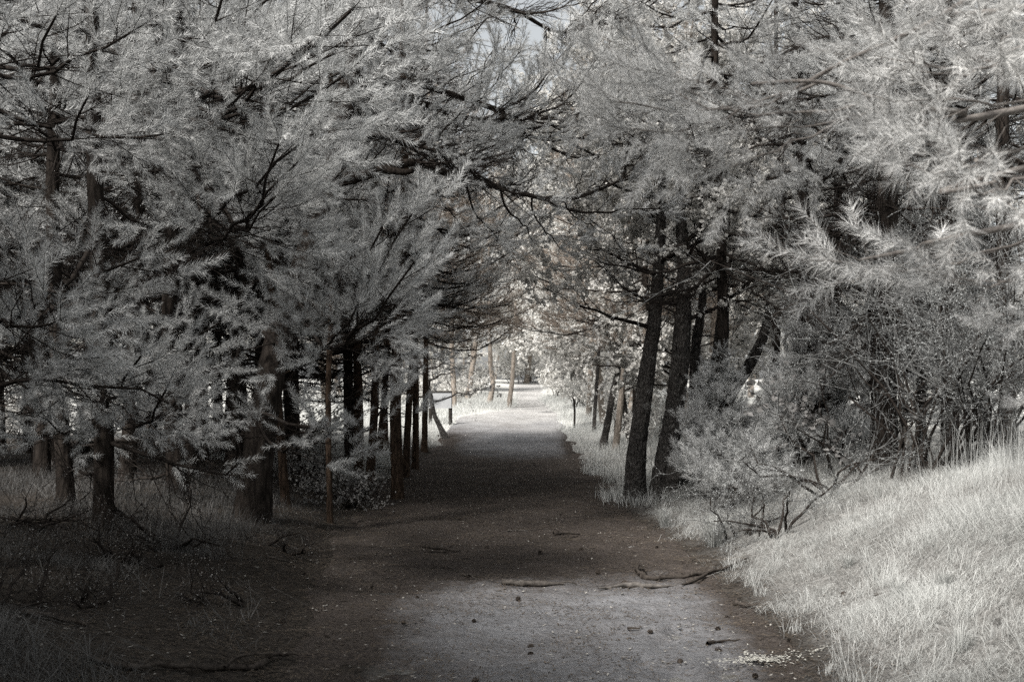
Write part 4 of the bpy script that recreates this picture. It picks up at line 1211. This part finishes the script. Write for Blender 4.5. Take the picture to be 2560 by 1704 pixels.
for px, py, s, k, lab in [(1785, 1365, 1.25, 0, 'big soft fan of pale grass at the foot of the bank'), (2245, 1490, .9, 1, 'rounded pale grass tuft halfway up the slope'),
                          (2360, 1470, .8, 1, 'small pale tuft beside the rounded one on the slope'), (2400, 1630, .9, 1, 'low pale tuft near the bottom of the slope'),
                          (1660, 1318, .9, 0, 'pale tuft hanging over the roots of the rough trunks'), (1590, 1265, .7, 1, 'little tuft at the foot of the upright rough trunk'),
                          
                          (2120, 1420, .7, 1, 'loose pale tuft at the upper edge of the trodden slope')]:
    p = G(px, py)
    o = obj('grass_tuft', tm[k], None, tuple(p)); o.scale = (s, s, s); o.rotation_euler = (0, 0, px * .7)
    tag(o, lab, 'grass tuft')

# ------------------------------------------------------------------ litter on the ground
def slivers(mb, x, y, l, w, mi=0, lift=.006):
    n = len(x)
    az = rng.random(n) * 6.283
    d = np.stack([np.cos(az), np.sin(az), rng.normal(0, .12, n)], 1) * (l / 2)[:, None]
    s = np.stack([-np.sin(az), np.cos(az), np.zeros(n)], 1) * (w / 2)[:, None]
    p = np.stack([x, y, H(x, y) + lift + rng.random(n) * .006], 1)
    v = np.stack([p - d, p + s, p + d + [0, 0, .002], p - s], 1).reshape(-1, 3)
    mb.add(v, np.arange(n * 4).reshape(-1, 4), mi)
mb = MB()
def d_lit(x, y):
    return np.clip(.12 + zone_path(x, y) * .9 + sm((edge_l(y) + .3 - x) / .4) * .5, 0, 1)
x, y = scatter(110000, -5, 2.2, 4.6, 26, d_lit)
slivers(mb, x, y, rng.uniform(.02, .07, len(x)), rng.uniform(.002, .005, len(x)) * (1 + y * .04))
x, y = scatter(52000, -2.2, 2.1, 4.6, 20, lambda x, y: .25 + .75 * sm(fbm(x * 1.8, y * 1.8, 4, 3, 83) * 2 + .3))
slivers(mb, x, y, rng.uniform(.008, .045, len(x)), rng.uniform(.005, .012, len(x)), 0, .008)
x, y = scatter(6000, -3.4, 2.4, 4.8, 26, lambda x, y: .4)
slivers(mb, x, y, rng.uniform(.015, .045, len(x)), rng.uniform(.008, .02, len(x)), 1)
obj('litter', mb.mesh('litter', [M['litter'], M['straw']]), kind='stuff')

# pale chips
mb = MB()
c = G(1890, 1652)
x = c[0] + rng.standard_t(4, 420) * .115; y = c[1] + (x - c[0]) * .25 + rng.standard_t(4, 420) * .05
slivers(mb, x, y, rng.uniform(.012, .026, 420), rng.uniform(.008, .016, 420), 0, .012)
c = G(2050, 1630)
x = c[0] + rng.normal(0, .05, 40); y = c[1] + rng.normal(0, .03, 40)
slivers(mb, x, y, rng.uniform(.012, .022, 40), rng.uniform(.008, .014, 40), 0, .012)
obj('scattered_chips', mb.mesh('scattered_chips', [M['chip']]), kind='stuff')

# pine cones
mb = MB()
g = np.random.default_rng(3)
for k in range(46):
    u = (k + .5) / 46; th = k * 2.39996
    rr = .021 * math.sin(math.pi * (u * .82 + .14)) + .003
    d = np.array([math.cos(th), math.sin(th), 0]); s = np.array([-d[1], d[0], 0])
    z = (u - .5) * .052
    b_ = d * rr * .35 + [0, 0, z]; e_ = d * (rr + .004) + [0, 0, z + .010]
    mb.add([b_ - s * .004, b_ + s * .004, e_ + s * .0075, e_ + d * .003 + [0, 0, .003], e_ - s * .0075, b_ + [0, 0, .006], e_ + [0, 0, -.004]],
           [[0, 1, 2, 4], [1, 0, 6, 6][:4], ][:1], 0)
    mb.add([e_ - s * .0075, e_ + s * .0075, e_ + d * .003 + [0, 0, .003], e_ + d * .001 + [0, 0, -.005]], [[0, 3, 2], [3, 1, 2]], 0)
th = np.linspace(-.03, .028, 7)
tubes(mb, np.stack([0 * th, 0 * th, th], 1), .011 * np.sin(np.linspace(.35, 2.9, 7)) + .001, 7)
cone_me = mb.mesh('pine_cone', [M['cone']])
cone_px = [(1008, 1558), (1184, 1555), (1325, 1622), (1328, 1640), (1624, 1585), (1640, 1560), (1798, 1630), (1972, 1606), (1975, 1622), (1887, 1692), (2050, 1680), (1794, 1578),
           (1816, 1550), (1470, 1400), (1452, 1374), (1360, 1420), (1350, 1384), (1496, 1432), (1042, 1496), (1046, 1476), (1190, 1704), (1642, 1370), (1218, 1372), (1126, 1372), (2355, 1522), (2110, 1490), (2190, 1490), (1560, 1460), (1296, 1500), (820, 1600), (705, 1560), (1700, 1660), (930, 1470), (760, 1440), (880, 1400), (1150, 1300), (1080, 1250), (1330, 1265), (1400, 1290), (1210, 1210), (1290, 1180)]
near_lab = {(1972, 1606): 'upper pine cone of a pair lying above the pale chips', (1975, 1622): 'lower pine cone of a pair lying above the pale chips', (1887, 1692): 'pine cone lying just below the pale chips', (2050, 1680): 'pine cone in the thin grass beside the pale chips',
            (1325, 1622): 'larger flattened dark pine cone in the middle of the bare sand', (1184, 1555): 'round dark pine cone alone on the smooth sand'}
cone0 = None
for px, py in cone_px:
    p = G(px, py)
    if cone0 is None:
        o = cone0 = obj('pine_cone', cone_me)
    else:
        o = cone0.copy(); COL.objects.link(o)
    o.location = (p[0], p[1], p[2] + .008)
    s = g.uniform(.5, .8)
    o.scale = (s, s, s)
    o.rotation_euler = (R(90) + g.normal(0, .3), g.random() * 6, g.random() * 6)
    tag(o, near_lab.get((px, py), 'small dark pine cone lying loose on the trodden sand'), 'pine cone', 'pine cones scattered on the path')

# fallen wood
def stick(ls, rad, label, matl, seed, rings=40, lift=.02, branches=(), name='fallen_branch', amp=.22):
    w = np.array([G(px, py) + np.array([0, 0, lift]) for px, py in ls])
    gj = np.random.default_rng(seed)
    wj = catmull(w, len(w) * 3)
    ln_ = np.linalg.norm(w[-1] - w[0])
    wj[1:-1] += gj.normal(0, .012, (len(wj) - 2, 3)) * min(ln_, 1.2) * np.array([1, 1, .5])
    rad = np.interp(np.linspace(0, 1, len(wj)), np.linspace(0, 1, len(rad)), rad) * gj.uniform(.8, 1.2, len(wj))
    w = wj
    base = w[0].copy(); base[2] -= lift
    t = empty(name, tuple(base), label, 'branch')
    me, c, r = trunk_mesh(w - base, rad, 9, rings, matl, amp=amp, fr=14, seed=seed, flare=0, stubs=0)
    obj('stem', me, t)
    for bl_, br_ in branches:
        w2 = np.array([G(px, py) + np.array([0, 0, lift + dz]) for px, py, dz in bl_])
        me, c, r = trunk_mesh(w2 - base, br_, 7, 20, matl, amp=amp, fr=14, seed=seed + 3, flare=0)
        obj('side_twig', me, t)
    return t
stick([(1256, 1462), (1300, 1464), (1350, 1466), (1410, 1466)], [.028, .027, .024, .012], 'short lichen crusted log lying across the path', M['log'], 501, branches=[([(1380, 1464, 0), (1420, 1463, .01), (1442, 1466, 0)], [.008, .005, .003])])
stick([(1496, 1476), (1540, 1470), (1590, 1470), (1650, 1472), (1690, 1470)], [.006, .017, .02, .014, .005], 'pale barkless stick lying beside the dark forked branch', M['log_pale'], 502)
stick([(1592, 1434), (1604, 1446), (1622, 1450), (1680, 1450), (1750, 1446), (1800, 1432), (1870, 1405)], [.020, .019, .022, .023, .021, .016, .006], 'dark forked branch with a hooked end half in the grass', M['log_dark'], 503, lift=.03,
      branches=[([(1765, 1444, 0), (1735, 1462, .0), (1705, 1470, 0)], [.018, .016, .008]), ([(1592, 1434, 0), (1598, 1428, .03), (1612, 1440, .03)], [.018, .014, .008])])
stick([(1384, 1338), (1410, 1336), (1450, 1338)], [.026, .02, .012], 'short dark stick where the shade on the path is deepest', M['log_dark'], 504)
stick([(1054, 1368), (1080, 1374), (1110, 1378), (1140, 1384)], [.03, .022, .018, .008], 'dark splintered branch lying in the litter', M['log_dark'], 505, branches=[([(1060, 1384, 0), (1100, 1386, 0), (1150, 1382, 0)], [.010, .008, .004])])
stick([(1836, 1512), (1858, 1518), (1892, 1520)], [.02, .016, .012], 'stubby dark stick at the sandy edge of the grass', M['log_dark'], 506)
stick([(1768, 1612), (1800, 1608), (1850, 1602)], [.012, .009, .003], 'thin dark twig on the smooth sand near the pale chips', M['log_dark'], 507, lift=.01)
stick([(1118, 1420), (1150, 1436), (1196, 1450)], [.008, .007, .004], 'thin grey twig slanting across the litter covered path', M['log'], 508, lift=.01)
stick([(1148, 1440), (1180, 1444), (1210, 1446)], [.014, .010, .005], 'little crooked twig next to the slanting grey one', M['log_dark'], 509, lift=.01)
stick([(225, 1660), (300, 1676), (420, 1684), (560, 1684), (650, 1672), (692, 1655), (750, 1652)], [.012, .02, .018, .016, .02, .016, .006], 'long dark fallen branch lying in the dry grass', M['log_dark'], 510, lift=.03, branches=[([(560, 1684, 0), (600, 1668, .02), (680, 1660, .03)], [.012, .01, .006])])
stick([(60, 1545), (140, 1555), (220, 1575)], [.02, .018, .01], 'dark branch lying under the shaded pine boughs', M['log_dark'], 511, lift=.03)
stick([(668, 1392), (700, 1402), (730, 1410)], [.010, .009, .005], 'short pale stick on the shaded slope beside the path', M['log'], 512, lift=.01)
stick([(1568, 1574), (1600, 1574)], [.008, .005], 'tiny straight twig on the bare sand', M['log_dark'], 513, rings=10, lift=.008)
stick([(1270, 1330), (1296, 1328), (1320, 1330)], [.010, .009, .005], 'small bleached stick among the litter', M['log_pale'], 514, rings=14, lift=.01)
